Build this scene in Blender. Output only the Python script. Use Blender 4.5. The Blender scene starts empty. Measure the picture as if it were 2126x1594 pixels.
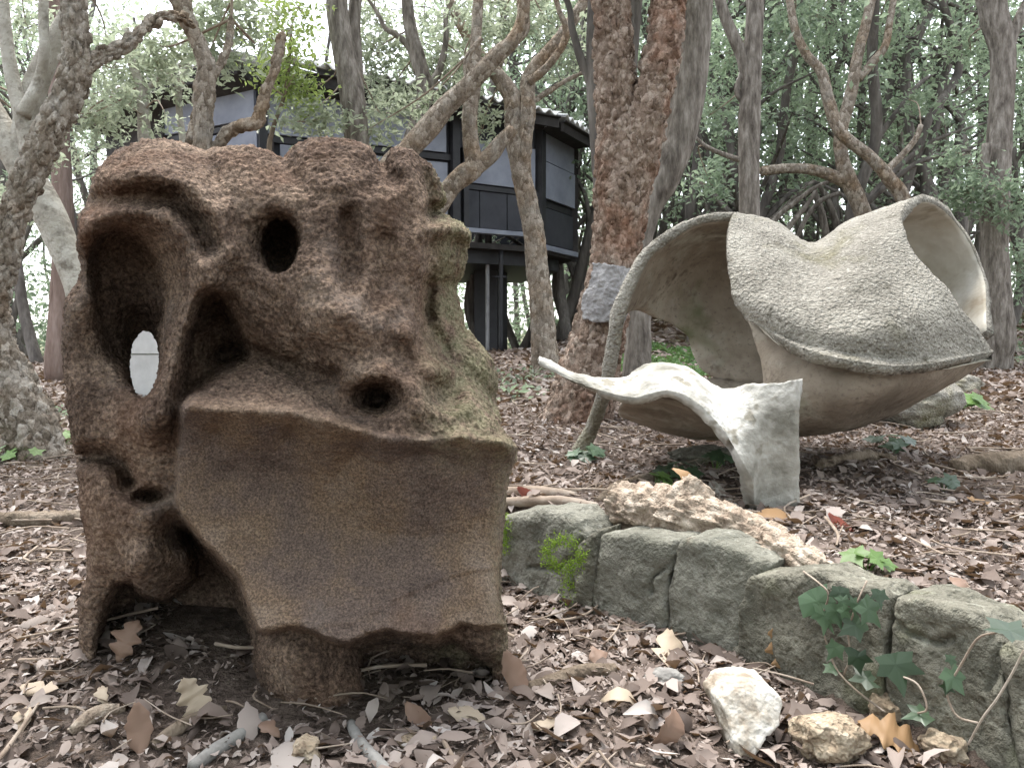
import bpy, math, random
import numpy as np
from mathutils import Vector, Matrix, noise as mnoise

scene = bpy.context.scene
col = scene.collection
rnd = random.Random(7)
rng = np.random.default_rng(7)

# ---------------------------------------------------------------- camera
PW, PH, FPX = 2126.0, 1594.0, 1655.0           # photo size and focal length in photo pixels
CX, CY = PW / 2, PH / 2
CAM_Z = 0.59
PITCH = math.atan((CY - 700.0) / FPX)          # horizon about y = 700 in the photo
cam_data = bpy.data.cameras.new('camera')
cam = bpy.data.objects.new('camera', cam_data)
col.objects.link(cam)
cam_data.sensor_fit = 'HORIZONTAL'
cam_data.sensor_width = 36.0
cam_data.lens = 36.0 * FPX / PW
cam_data.clip_start = 0.02
cam_data.clip_end = 1000.0
cam.location = (0, 0, CAM_Z)
cam.rotation_euler = (math.radians(90) - PITCH, 0, 0)
scene.camera = cam

# ---------------------------------------------------------------- sky, sun, exposure
SUN_AZ = math.radians(-18)      # measured from +Y (into the picture) towards +X
SUN_EL = math.radians(70)
world = bpy.data.worlds.new('World')
scene.world = world
world.use_nodes = True
wn = world.node_tree
wn.nodes.clear()
w_out = wn.nodes.new('ShaderNodeOutputWorld')
w_bg = wn.nodes.new('ShaderNodeBackground')
w_sky = wn.nodes.new('ShaderNodeTexSky')
w_sky.sky_type = 'NISHITA'
w_sky.sun_disc = False
w_sky.sun_elevation = SUN_EL
w_sky.sun_rotation = SUN_AZ
w_sky.air_density = 1.0
w_sky.dust_density = 1.5
w_sky.ozone_density = 1.0
w_hsv = wn.nodes.new('ShaderNodeHueSaturation')
w_hsv.inputs['Saturation'].default_value = 0.28
w_hsv.inputs['Value'].default_value = 1.0
w_bg.inputs['Strength'].default_value = 0.15
wn.links.new(w_sky.outputs[0], w_hsv.inputs['Color'])
wn.links.new(w_hsv.outputs[0], w_bg.inputs['Color'])
wn.links.new(w_bg.outputs[0], w_out.inputs['Surface'])

sun_data = bpy.data.lights.new('sun', 'SUN')
sun_data.energy = 1.4
sun_data.angle = math.radians(35)
sun_data.color = (1.0, 0.96, 0.9)
sun = bpy.data.objects.new('sun', sun_data)
col.objects.link(sun)
sun_dir = Vector((math.sin(SUN_AZ) * math.cos(SUN_EL), math.cos(SUN_AZ) * math.cos(SUN_EL), math.sin(SUN_EL)))
sun.rotation_euler = sun_dir.to_track_quat('Z', 'Y').to_euler()
sun.location = sun_dir * 30

scene.view_settings.view_transform = 'Standard'
scene.view_settings.look = 'None'
scene.view_settings.exposure = 2.05
scene.view_settings.gamma = 1.0
scene.view_settings.use_curve_mapping = False
scene.cycles.max_bounces = 6
scene.cycles.diffuse_bounces = 2
scene.cycles.transmission_bounces = 5
scene.cycles.use_adaptive_sampling = True
scene.cycles.adaptive_threshold = 0.025
scene.cycles.transparent_max_bounces = 8
scene.cycles.caustics_reflective = False
scene.cycles.caustics_refractive = False

# ---------------------------------------------------------------- helpers
CP, SP = math.cos(PITCH), math.sin(PITCH)
def cam_to_world(a):
    """camera space (right, up, depth) -> world"""
    a = np.asarray(a, float)
    return np.stack([a[..., 0], a[..., 2] * CP + a[..., 1] * SP, CAM_Z - a[..., 2] * SP + a[..., 1] * CP], -1)
def P(px, py, d):
    """a point of the place seen at photo pixel (px, py) at depth d metres"""
    return Vector(cam_to_world(np.array([(px - CX) / FPX * d, -(py - CY) / FPX * d, d])))
def G(px, py, z=0.0):
    """the point at height z seen at a photo pixel"""
    r = P(px, py, 1.0) - cam.location
    t = (z - CAM_Z) / r.z
    return cam.location + r * t
def depth_of(p):
    return p.y * CP - (p.z - CAM_Z) * SP

def sstep(a, b, x):
    t = np.clip((x - a) / (b - a), 0, 1)
    return t * t * (3 - 2 * t)

def tag(o, label=None, cat=None, group=None, kind=None):
    if label: o['label'] = label
    if cat: o['category'] = cat
    if group: o['group'] = group
    if kind: o['kind'] = kind
    return o
def empty(name, loc, label=None, cat=None, group=None):
    o = bpy.data.objects.new(name, None)
    o.location = loc
    o.empty_display_size = 0.1
    col.objects.link(o)
    return tag(o, label, cat, group)
def mesh_from(name, verts, faces):
    """verts (N,3); faces: list of index arrays, each (M,3) or (M,4)"""
    verts = np.asarray(verts, np.float32)
    me = bpy.data.meshes.new(name)
    faces = [np.asarray(f, np.int32) for f in faces if len(f)]
    me.vertices.add(len(verts))
    me.vertices.foreach_set('co', verts.ravel())
    nl = sum(f.size for f in faces)
    npoly = sum(len(f) for f in faces)
    me.loops.add(nl)
    me.polygons.add(npoly)
    me.loops.foreach_set('vertex_index', np.concatenate([f.ravel() for f in faces]))
    starts, k = [], 0
    for f in faces:
        starts.append(np.arange(len(f)) * f.shape[1] + k)
        k += f.size
    me.polygons.foreach_set('loop_start', np.concatenate(starts).astype(np.int32))
    me.update(calc_edges=True)
    me.validate()
    return me
def link(name, me, mat, parent=None, smooth=True, loc=None):
    o = bpy.data.objects.new(name, me)
    if mat is not None:
        me.materials.clear()
        me.materials.append(mat)
    me.polygons.foreach_set('use_smooth', np.full(len(me.polygons), smooth))
    col.objects.link(o)
    if parent is not None:
        o.parent = parent
    if loc is not None:
        o.location = loc
    return o
def obj(name, verts, faces, mat, parent=None, smooth=True, base=None):
    """a mesh given in world coordinates; its origin is put at base (or at the parent's base)"""
    verts = np.asarray(verts, float)
    if parent is not None:
        base = Vector(parent.location)
        g = parent.parent
        while g is not None:
            base = base + g.location
            g = g.parent
    elif base is None:
        base = Vector(((verts[:, 0].min() + verts[:, 0].max()) / 2, (verts[:, 1].min() + verts[:, 1].max()) / 2, verts[:, 2].min()))
    me = mesh_from(name, verts - np.array(base), faces)
    return link(name, me, mat, parent, smooth, None if parent is not None else base)
def attr(o, name, values):
    a = o.data.attributes.new(name, 'FLOAT', 'POINT')
    a.data.foreach_set('value', np.asarray(values, np.float32))

def catmull(pts, n_per=8):
    """pts (N,k) -> smooth resampled (M,k)"""
    p = np.asarray(pts, float)
    if len(p) == 2:
        t = np.linspace(0, 1, n_per + 1)[:, None]
        return p[0] * (1 - t) + p[1] * t
    q = np.vstack([2 * p[0] - p[1], p, 2 * p[-1] - p[-2]])
    out = []
    for i in range(len(p) - 1):
        a, b, c, d = q[i], q[i + 1], q[i + 2], q[i + 3]
        t = np.linspace(0, 1, n_per, endpoint=False)[:, None]
        out.append(0.5 * (2 * b + (c - a) * t + (2 * a - 5 * b + 4 * c - d) * t ** 2 + (3 * b - a - 3 * c + d) * t ** 3))
    out.append(p[-1:])
    return np.vstack(out)
def resample(path, step):
    seg = np.linalg.norm(np.diff(path[:, :3], axis=0), axis=1)
    s = np.concatenate([[0], np.cumsum(seg)])
    n = max(2, int(s[-1] / step) + 1)
    t = np.linspace(0, s[-1], n)
    return np.stack([np.interp(t, s, path[:, k]) for k in range(path.shape[1])], 1), t
def tube(pts, sides=10, step=None, bark=None, seed=0, cap=True, squash=None):
    """pts: (N,4) x y z radius. returns verts, [quads, tris]"""
    pts = np.asarray(pts, float)
    path = catmull(pts, 10)
    if step is None:
        step = max(0.004, 0.5 * float(np.mean(pts[:, 3])))
    path, s = resample(path, step)
    c, r = path[:, :3], np.maximum(path[:, 3], 0.0004)
    n = len(c)
    tan = np.gradient(c, axis=0)
    tan /= np.linalg.norm(tan, axis=1)[:, None] + 1e-12
    up = np.array([0, 0, 1.0]) if abs(tan[0][2]) < 0.9 else np.array([0, 1.0, 0])
    u = np.cross(tan[0], up); u /= np.linalg.norm(u)
    U = [u]
    for i in range(1, n):
        u = U[-1] - tan[i] * np.dot(U[-1], tan[i])
        U.append(u / (np.linalg.norm(u) + 1e-12))
    U = np.array(U)
    V = np.cross(tan, U)
    th = np.arange(sides) / sides * 2 * math.pi
    rad = np.repeat(r[:, None], sides, 1)
    if bark is not None:
        rad = bark(rad, th, s, seed)
    if squash is not None:
        cu, cv = squash
    else:
        cu = cv = 1.0
    v = c[:, None, :] + rad[..., None] * (np.cos(th)[None, :, None] * U[:, None, :] * cu + np.sin(th)[None, :, None] * V[:, None, :] * cv)
    verts = v.reshape(-1, 3)
    i = np.arange(n - 1)[:, None] * sides
    j = np.arange(sides)[None, :]
    j2 = (j + 1) % sides
    quads = np.stack([i + j, i + j2, i + sides + j2, i + sides + j], -1).reshape(-1, 4)
    tris = np.zeros((0, 3), int)
    if cap:
        a, b = len(verts), len(verts) + 1
        verts = np.vstack([verts, c[0], c[-1]])
        jj = np.arange(sides)
        t1 = np.stack([np.full(sides, a), (jj + 1) % sides, jj], 1)
        t2 = np.stack([np.full(sides, b), (n - 1) * sides + jj, (n - 1) * sides + (jj + 1) % sides], 1)
        tris = np.vstack([t1, t2])
    return verts, [quads, tris]
def merge(parts):
    vs, fs, k = [], {}, 0
    for v, f in parts:
        v = np.asarray(v)
        for a in f:
            a = np.asarray(a)
            if len(a):
                fs.setdefault(a.shape[1], []).append(a + k)
        vs.append(v); k += len(v)
    return np.vstack(vs), [np.vstack(x) for x in fs.values()]

def bark_cork(amp=0.14, cell=0.045, stretch=1.7):
    """thick corky plates with deep cracks"""
    def f(rad, th, s, seed):
        out = rad.copy()
        n, m = rad.shape
        for i in range(n):
            for j in range(m):
                r0 = rad[i, j]
                p = Vector((math.cos(th[j]) * r0 / cell + seed * 3.1, math.sin(th[j]) * r0 / cell, s[i] / cell / stretch))
                w = Vector((mnoise.noise(p * 0.7), mnoise.noise(p * 0.7 + Vector((9, 3, 1))), 0)) * 0.5
                dd, pp = mnoise.voronoi(p + w)
                crack = min(1.0, (dd[1] - dd[0]) / 0.28)
                hgt = mnoise.cell(pp[0] * 7.3)
                lump = mnoise.noise(p * 0.35)
                fine = mnoise.noise(p * 3.1)
                out[i, j] = r0 * (1 + 0.10 * lump) + amp * cell * 3.2 * (crack * (0.7 + 0.5 * hgt) - 0.8) + fine * cell * 0.06
        return out
    return f
def bark_plain(amp=0.05, scale=0.06, ridge=0.0):
    def f(rad, th, s, seed):
        out = rad.copy()
        n, m = rad.shape
        for i in range(n):
            for j in range(m):
                r0 = rad[i, j]
                p = Vector((math.cos(th[j]) * r0 / scale + seed * 1.7, math.sin(th[j]) * r0 / scale, s[i] / scale * 0.35))
                v = mnoise.noise(p) + 0.5 * mnoise.noise(p * 2.3)
                if ridge:
                    v += ridge * abs(mnoise.noise(p * 3.0))
                out[i, j] = r0 * (1 + amp * v)
        return out
    return f

def leaf_batch(tv, tf, pos, R, scale):
    """copies of a template leaf: tv (k,3), tf list of faces; pos (N,3), R (N,3,3), scale (N,) or (N,3)"""
    N, k = len(pos), len(tv)
    sc = scale if np.ndim(scale) == 2 else np.repeat(np.asarray(scale)[:, None], 3, 1)
    v = tv[None] * sc[:, None, :]
    v = np.einsum('nij,nkj->nki', R, v) + pos[:, None, :]
    off = (np.arange(N) * k)[:, None, None]
    return v.reshape(-1, 3), [(np.asarray(f)[None] + off).reshape(-1, np.asarray(f).shape[1]) for f in tf]
def rot_from(normal, spin):
    """rotation matrices whose z axis is the given normal (N,3), turned by spin"""
    z = normal / np.linalg.norm(normal, axis=1)[:, None]
    a = np.where(np.abs(z[:, 2:3]) < 0.95, np.array([[0, 0, 1.0]]), np.array([[1.0, 0, 0]]))
    x = np.cross(a, z); x /= np.linalg.norm(x, axis=1)[:, None]
    y = np.cross(z, x)
    c, s = np.cos(spin)[:, None], np.sin(spin)[:, None]
    X = x * c + y * s
    Y = -x * s + y * c
    return np.stack([X, Y, z], -1)

def surface_nets(F, origin, h):
    s = F < 0
    nx, ny, nz = F.shape
    c = np.zeros((nx - 1, ny - 1, nz - 1), np.int8)
    for a in (0, 1):
        for b in (0, 1):
            for d in (0, 1):
                c += s[a:nx - 1 + a, b:ny - 1 + b, d:nz - 1 + d]
    idx = np.argwhere((c > 0) & (c < 8))
    ids = np.full(c.shape, -1, np.int32)
    ids[idx[:, 0], idx[:, 1], idx[:, 2]] = np.arange(len(idx))
    acc = np.zeros((len(idx), 3)); cnt = np.zeros(len(idx))
    corners = [(a, b, d) for a in (0, 1) for b in (0, 1) for d in (0, 1)]
    for A in corners:
        for ax in range(3):
            if A[ax] == 0:
                B = list(A); B[ax] = 1
                fa = F[idx[:, 0] + A[0], idx[:, 1] + A[1], idx[:, 2] + A[2]]
                fb = F[idx[:, 0] + B[0], idx[:, 1] + B[1], idx[:, 2] + B[2]]
                m = (fa < 0) != (fb < 0)
                t = np.where(m, fa / np.where(m, fa - fb, 1), 0)
                p = np.repeat(np.array(A, float)[None], len(idx), 0)
                p[:, ax] += t
                acc[m] += p[m]; cnt[m] += 1
    verts = (idx + acc / cnt[:, None]) * h + np.asarray(origin)
    quads = []
    for ax in range(3):
        sl0 = [slice(None)] * 3; sl1 = [slice(None)] * 3
        sl0[ax] = slice(0, -1); sl1[ax] = slice(1, None)
        a, b = s[tuple(sl0)], s[tuple(sl1)]
        e = np.argwhere(a != b)
        o1, o2 = (ax + 1) % 3, (ax + 2) % 3
        ok = (e[:, o1] > 0) & (e[:, o2] > 0) & (e[:, o1] < F.shape[o1] - 1) & (e[:, o2] < F.shape[o2] - 1)
        e = e[ok]
        inside_first = a[e[:, 0], e[:, 1], e[:, 2]]
        def cell(d1, d2):
            q = e.copy(); q[:, o1] -= d1; q[:, o2] -= d2
            return ids[q[:, 0], q[:, 1], q[:, 2]]
        q = np.stack([cell(1, 1), cell(0, 1), cell(0, 0), cell(1, 0)], 1)
        q[~inside_first] = q[~inside_first][:, ::-1]
        quads.append(q)
    return verts, np.vstack(quads)

def poly_sdf(poly, X, Y):
    """signed distance to a polygon, negative inside"""
    poly = np.asarray(poly, float)
    d = np.full(X.shape, 1e18); inside = np.zeros(X.shape, bool)
    n = len(poly)
    for i in range(n):
        x1, y1 = poly[i]; x2, y2 = poly[(i + 1) % n]
        ex, ey = x2 - x1, y2 - y1
        t = np.clip(((X - x1) * ex + (Y - y1) * ey) / (ex * ex + ey * ey + 1e-12), 0, 1)
        d = np.minimum(d, (X - x1 - t * ex) ** 2 + (Y - y1 - t * ey) ** 2)
        cond = ((y1 > Y) != (y2 > Y)) & (X < (x2 - x1) * (Y - y1) / (y2 - y1 + 1e-12) + x1)
        inside ^= cond
    return np.where(inside, -1, 1) * np.sqrt(d)
def line_dist(pl, X, Y):
    pl = np.asarray(pl, float)
    d = np.full(X.shape, 1e18)
    for i in range(len(pl) - 1):
        x1, y1 = pl[i]; x2, y2 = pl[i + 1]
        ex, ey = x2 - x1, y2 - y1
        t = np.clip(((X - x1) * ex + (Y - y1) * ey) / (ex * ex + ey * ey + 1e-12), 0, 1)
        d = np.minimum(d, (X - x1 - t * ex) ** 2 + (Y - y1 - t * ey) ** 2)
    return np.sqrt(d)
def smax(a, b, k):
    h = np.maximum(k - np.abs(a - b), 0) / k
    return np.maximum(a, b) + h * h * k * 0.25
def vert_normals(me):
    n = np.zeros(len(me.vertices) * 3, np.float32)
    me.vertices.foreach_get('normal', n) if False else me.vertex_normals.foreach_get('vector', n)
    return n.reshape(-1, 3)
def roughen(o, fn):
    """move each vertex along its normal by fn(world co, index)"""
    me = o.data
    n = vert_normals(me)
    co = np.zeros(len(me.vertices) * 3, np.float32)
    me.vertices.foreach_get('co', co)
    co = co.reshape(-1, 3)
    d = np.array([fn(Vector(c), i) for i, c in enumerate(co)])
    co += n * d[:, None]
    me.vertices.foreach_set('co', co.ravel())
    me.update()
def loft(rows, nu=10, nv=10, thick=0.03, pix=True):
    """a curved sheet through rows of (px, py, depth) points, with real thickness"""
    g = np.array([[np.array(P(*p)) if pix else np.array(p) for p in r] for r in rows])
    a = np.array([catmull(r, nu) for r in g])
    b = np.array([catmull(a[:, j], nv) for j in range(a.shape[1])]).transpose(1, 0, 2)
    R, C = b.shape[:2]
    du = np.gradient(b, axis=1); dv = np.gradient(b, axis=0)
    n = np.cross(du, dv); n /= np.linalg.norm(n, axis=2)[..., None] + 1e-12
    if np.ndim(thick):
        t = np.interp(np.linspace(0, 1, C), np.linspace(0, 1, len(thick)), thick)[None, :, None]
    else:
        t = thick
    f, k = b + n * t / 2, b - n * t / 2
    verts = np.vstack([f.reshape(-1, 3), k.reshape(-1, 3)])
    N = R * C
    i = np.arange(R - 1)[:, None] * C; j = np.arange(C - 1)[None]
    q = np.stack([i + j, i + j + 1, i + C + j + 1, i + C + j], -1).reshape(-1, 4)
    qb = q[:, ::-1] + N
    bd = np.concatenate([np.arange(C), np.arange(2, R) * C - 1 if R > 2 else [], (R - 1) * C + np.arange(C)[::-1], np.arange(1, R - 1)[::-1] * C]).astype(int)
    nb = np.roll(bd, -1)
    qs = np.stack([bd, bd + N, nb + N, nb], 1)
    return verts, [q, qb, qs]
# ---------------------------------------------------------------- materials
def new_mat(name):
    m = bpy.data.materials.new(name)
    m.use_nodes = True
    nt = m.node_tree
    nt.nodes.clear()
    out = nt.nodes.new('ShaderNodeOutputMaterial')
    b = nt.nodes.new('ShaderNodeBsdfPrincipled')
    nt.links.new(b.outputs[0], out.inputs['Surface'])
    return m, nt, b, out
def node(nt, t, **kw):
    n = nt.nodes.new(t)
    for k, v in kw.items():
        setattr(n, k, v)
    return n
def ramp(nt, fac, stops):
    r = node(nt, 'ShaderNodeValToRGB')
    el = r.color_ramp.elements
    while len(el) < len(stops):
        el.new(0.5)
    for e, (p, c) in zip(el, stops):
        e.position = p
        e.color = (*c, 1)
    nt.links.new(fac, r.inputs['Fac'])
    return r.outputs['Color']
def tex(nt, kind, scale, co, detail=4, rough=0.6, stretch=None, dist=0.0):
    if stretch:
        mp = node(nt, 'ShaderNodeMapping')
        mp.inputs['Scale'].default_value = stretch
        nt.links.new(co, mp.inputs['Vector'])
        co = mp.outputs[0]
    if kind == 'noise':
        n = node(nt, 'ShaderNodeTexNoise')
        n.inputs['Scale'].default_value = scale
        n.inputs['Detail'].default_value = detail
        n.inputs['Roughness'].default_value = rough
        n.inputs['Distortion'].default_value = dist
        nt.links.new(co, n.inputs['Vector'])
        return n.outputs['Fac']
    n = node(nt, 'ShaderNodeTexVoronoi', feature={'voro': 'F1', 'edge': 'DISTANCE_TO_EDGE'}[kind])
    n.inputs['Scale'].default_value = scale
    nt.links.new(co, n.inputs['Vector'])
    return n.outputs['Distance']
def mixc(nt, fac, a, b, mode='MIX'):
    m = node(nt, 'ShaderNodeMix', data_type='RGBA', blend_type=mode)
    for s, v in ((0, fac), (6, a), (7, b)):
        if isinstance(v, (int, float)):
            m.inputs[s].default_value = v
        elif isinstance(v, tuple):
            m.inputs[s].default_value = (*v, 1)
        else:
            nt.links.new(v, m.inputs[s])
    return m.outputs[2]
def math_n(nt, op, a, b=None, clamp=False):
    m = node(nt, 'ShaderNodeMath', operation=op, use_clamp=clamp)
    for s, v in ((0, a), (1, b)):
        if v is None: continue
        if isinstance(v, (int, float)):
            m.inputs[s].default_value = v
        else:
            nt.links.new(v, m.inputs[s])
    return m.outputs[0]
def bump(nt, b, layers):
    """layers: (height socket, strength, distance)"""
    prev = None
    for h, st, di in layers:
        n = node(nt, 'ShaderNodeBump')
        n.inputs['Strength'].default_value = st
        n.inputs['Distance'].default_value = di
        nt.links.new(h, n.inputs['Height'])
        if prev is not None:
            nt.links.new(prev, n.inputs['Normal'])
        prev = n.outputs[0]
    nt.links.new(prev, b.inputs['Normal'])
def coords(nt):
    return node(nt, 'ShaderNodeTexCoord').outputs['Object']
def vattr(nt, name):
    return node(nt, 'ShaderNodeAttribute', attribute_name=name).outputs['Fac']
def simple(name, stops, scale=8, detail=5, rough=0.85, bumps=(), spec=0.25, stretch=None, speck=None):
    """stops: colour ramp over a noise; bumps: (kind, scale, strength, distance); speck: (scale, threshold, colour)"""
    m, nt, b, out = new_mat(name)
    co = coords(nt)
    c = ramp(nt, tex(nt, 'noise', scale, co, min(detail, 4), 0.65, stretch), stops)
    if speck:
        for sc_, lo, hi, colr in speck:
            f = ramp(nt, tex(nt, 'noise', sc_, co, 3, 0.7), [(lo, (0, 0, 0)), (hi, (1, 1, 1))])
            c = mixc(nt, f, c, colr)
    nt.links.new(c, b.inputs['Base Color'])
    b.inputs['Roughness'].default_value = rough
    b.inputs['Specular IOR Level'].default_value = spec
    if bumps:
        bump(nt, b, [(tex(nt, k, s, co, 2, 0.65, st_), st, di) for k, s, st, di, st_ in [(x + (stretch,))[:5] for x in bumps]])
    return m

# carved tuff block
def stone_mat():
    m, nt, b, out = new_mat('tuff')
    co = coords(nt)
    n1 = tex(nt, 'noise', 7, co, 4, 0.7)
    n2 = tex(nt, 'noise', 130, co, 2, 0.8)
    big = ramp(nt, n1, [(0.3, (0.070, 0.048, 0.037)), (0.48, (0.130, 0.092, 0.071)), (0.62, (0.188, 0.138, 0.106)), (0.75, (0.255, 0.195, 0.153))])
    fine = ramp(nt, n2, [(0.34, (0.48, 0.46, 0.44)), (0.5, (1.0, 1.0, 1.0)), (0.66, (1.75, 1.7, 1.6))])
    c = mixc(nt, 1.0, big, fine, 'MULTIPLY')
    pan = vattr(nt, 'panel')
    pn = ramp(nt, tex(nt, 'noise', 5, co, 5, 0.6), [(0.34, (0.088, 0.065, 0.056)), (0.44, (0.128, 0.096, 0.080)), (0.55, (0.158, 0.112, 0.079)), (0.68, (0.215, 0.167, 0.133))])
    pf = ramp(nt, tex(nt, 'noise', 300, co, 2, 0.8), [(0.34, (0.52, 0.51, 0.50)), (0.5, (1, 1, 1)), (0.66, (1.65, 1.6, 1.5))])
    pc = mixc(nt, 1.0, pn, pf, 'MULTIPLY')
    c = mixc(nt, pan, c, pc)
    red = ramp(nt, tex(nt, 'noise', 3.2, co, 3, 0.6), [(0.52, (0, 0, 0)), (0.7, (0.5, 0.5, 0.5))])
    c = mixc(nt, red, c, (0.15, 0.078, 0.048))
    grey = ramp(nt, tex(nt, 'noise', 4.1, co, 6, 0.75), [(0.55, (0, 0, 0)), (0.72, (0.55, 0.55, 0.55))])
    c = mixc(nt, grey, c, (0.185, 0.16, 0.142))
    mo = math_n(nt, 'MULTIPLY', vattr(nt, 'moss'), ramp(nt, tex(nt, 'noise', 22, co, 6, 0.75), [(0.36, (0, 0, 0)), (0.58, (1, 1, 1))]))
    mc = ramp(nt, n2, [(0.35, (0.10, 0.092, 0.052)), (0.65, (0.27, 0.245, 0.16))])
    c = mixc(nt, mo, c, mc)
    nt.links.new(c, b.inputs['Base Color'])
    b.inputs['Roughness'].default_value = 0.95
    b.inputs['Specular IOR Level'].default_value = 0.12
    inv = math_n(nt, 'SUBTRACT', 1.0, math_n(nt, 'MULTIPLY', pan, 0.3))
    h1 = math_n(nt, 'MULTIPLY', tex(nt, 'noise', 120, co, 3, 0.8), inv)
    h2 = math_n(nt, 'MULTIPLY', tex(nt, 'noise', 48, co, 2, 0.7), inv)
    bump(nt, b, [(h2, 0.7, 0.012), (h1, 0.9, 0.006)])
    return m
M = {}
M['tuff'] = stone_mat()
M['concrete'] = simple('weathered_concrete', [(0.3, (0.15, 0.138, 0.115)), (0.5, (0.25, 0.232, 0.198)), (0.7, (0.35, 0.33, 0.285))], 4, 8, 0.92,
    [('noise', 70, 1.0, 0.014), ('voro', 110, 0.7, 0.006)], 0.15,
    speck=[(110, 0.5, 0.8, (0.42, 0.40, 0.35)), (2.6, 0.52, 0.7, (0.17, 0.155, 0.085)), (60, 0.55, 0.75, (0.42, 0.40, 0.35)), (9, 0.62, 0.75, (0.09, 0.08, 0.06))])
M['concrete_smooth'] = simple('stained_concrete_inside', [(0.3, (0.17, 0.14, 0.11)), (0.5, (0.30, 0.255, 0.205)), (0.7, (0.44, 0.39, 0.32))], 3.5, 8, 0.9,
    [('noise', 34, 0.6, 0.010), ('noise', 150, 0.5, 0.004)], 0.15, speck=[(6, 0.52, 0.7, (0.42, 0.395, 0.335)), (60, 0.55, 0.75, (0.17, 0.14, 0.115)), (9, 0.57, 0.72, (0.115, 0.088, 0.068)), (3.2, 0.58, 0.75, (0.16, 0.165, 0.095))])
M['concrete_white'] = simple('white_crusted_concrete', [(0.34, (0.20, 0.19, 0.16)), (0.45, (0.38, 0.365, 0.325)), (0.54, (0.54, 0.525, 0.485)), (0.64, (0.66, 0.65, 0.615))], 6, 8, 0.9,
    [('noise', 60, 0.5, 0.008), ('noise', 170, 0.35, 0.003)], 0.15, speck=[(12, 0.56, 0.66, (0.27, 0.25, 0.205)), (45, 0.58, 0.72, (0.34, 0.32, 0.28)), (5, 0.62, 0.75, (0.24, 0.235, 0.16))])
M['concrete_lit'] = simple('brightened_concrete_inside', [(0.3, (0.34, 0.29, 0.22)), (0.5, (0.55, 0.515, 0.44)), (0.7, (0.70, 0.68, 0.62))], 5, 4, 0.9,
    [('noise', 40, 0.4, 0.006)], 0.15, speck=[(6, 0.58, 0.75, (0.20, 0.16, 0.10))])  # brightness of the open bell put into the colour
M['mortar'] = simple('grey_mortar', [(0.3, (0.22, 0.212, 0.21)), (0.7, (0.40, 0.385, 0.38))], 20, 6, 0.9, [('noise', 60, 0.8, 0.01)], 0.15)
M['pale_block'] = simple('pale_concrete_block', [(0.3, (0.50, 0.50, 0.49)), (0.7, (0.68, 0.68, 0.67))], 5, 6, 0.9, [('noise', 40, 0.3, 0.006)], 0.2)
M['sandstone'] = simple('grey_green_sandstone', [(0.3, (0.14, 0.138, 0.112)), (0.5, (0.225, 0.22, 0.184)), (0.7, (0.30, 0.295, 0.25))], 6, 8, 0.93,
    [('noise', 30, 0.9, 0.014), ('noise', 150, 0.9, 0.006)], 0.12, speck=[(70, 0.52, 0.72, (0.115, 0.11, 0.088)), (38, 0.58, 0.75, (0.36, 0.355, 0.31)), (4.5, 0.57, 0.75, (0.16, 0.165, 0.105)), (180, 0.66, 0.74, (0.40, 0.40, 0.36)), (9, 0.64, 0.76, (0.17, 0.12, 0.095))])
M['sandstone_dark'] = simple('dark_mossy_sandstone', [(0.3, (0.11, 0.107, 0.085)), (0.5, (0.19, 0.18, 0.145)), (0.7, (0.29, 0.28, 0.225))], 7, 8, 0.94,
    [('noise', 26, 1.0, 0.018), ('noise', 140, 0.9, 0.007)], 0.12, speck=[(60, 0.5, 0.72, (0.085, 0.08, 0.062)), (34, 0.58, 0.75, (0.33, 0.325, 0.27)), (4, 0.53, 0.72, (0.135, 0.145, 0.075)), (150, 0.66, 0.74, (0.36, 0.36, 0.30))])
M['cork'] = simple('cork_bark', [(0.3, (0.17, 0.125, 0.085)), (0.5, (0.30, 0.245, 0.18)), (0.7, (0.44, 0.39, 0.31))], 14, 6, 0.95,
    [('noise', 60, 0.8, 0.012), ('noise', 160, 0.5, 0.004)], 0.1, speck=[(3, 0.55, 0.7, (0.38, 0.35, 0.31))])
M['cork_red'] = simple('red_cork_bark', [(0.3, (0.085, 0.05, 0.034)), (0.5, (0.19, 0.122, 0.085)), (0.7, (0.33, 0.245, 0.185))], 12, 6, 0.95,
    [('noise', 60, 0.8, 0.012), ('noise', 160, 0.5, 0.004)], 0.1, speck=[(2.2, 0.5, 0.72, (0.15, 0.078, 0.048)), (5, 0.55, 0.75, (0.30, 0.24, 0.19))])
M['log_cork'] = simple('pale_dead_cork', [(0.3, (0.17, 0.125, 0.092)), (0.5, (0.37, 0.30, 0.235)), (0.7, (0.55, 0.475, 0.395))], 30, 6, 0.95,
    [('noise', 70, 1.0, 0.012), ('noise', 190, 0.6, 0.004)], 0.1)
M['bark_grey'] = simple('grey_brown_bark', [(0.3, (0.075, 0.064, 0.055)), (0.5, (0.185, 0.163, 0.14)), (0.7, (0.34, 0.31, 0.275))], 22, 6, 0.95,
    [('noise', 40, 1.0, 0.02), ('noise', 110, 0.6, 0.006)], 0.1, stretch=(1, 1, 0.25))
M['bark_tan'] = simple('tan_bark', [(0.3, (0.11, 0.083, 0.06)), (0.55, (0.21, 0.168, 0.128)), (0.75, (0.32, 0.27, 0.22))], 12, 6, 0.95,
    [('noise', 45, 1.0, 0.016), ('noise', 120, 0.6, 0.005)], 0.1, stretch=(1, 1, 0.5))
M['bark_pale'] = simple('pale_smooth_bark', [(0.3, (0.27, 0.245, 0.205)), (0.55, (0.43, 0.405, 0.35)), (0.75, (0.56, 0.54, 0.49))], 5, 6, 0.9,
    [('noise', 25, 0.8, 0.02), ('noise', 90, 0.7, 0.008)], 0.12, speck=[(9, 0.52, 0.7, (0.20, 0.18, 0.15)), (40, 0.56, 0.75, (0.26, 0.24, 0.20))])
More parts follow.
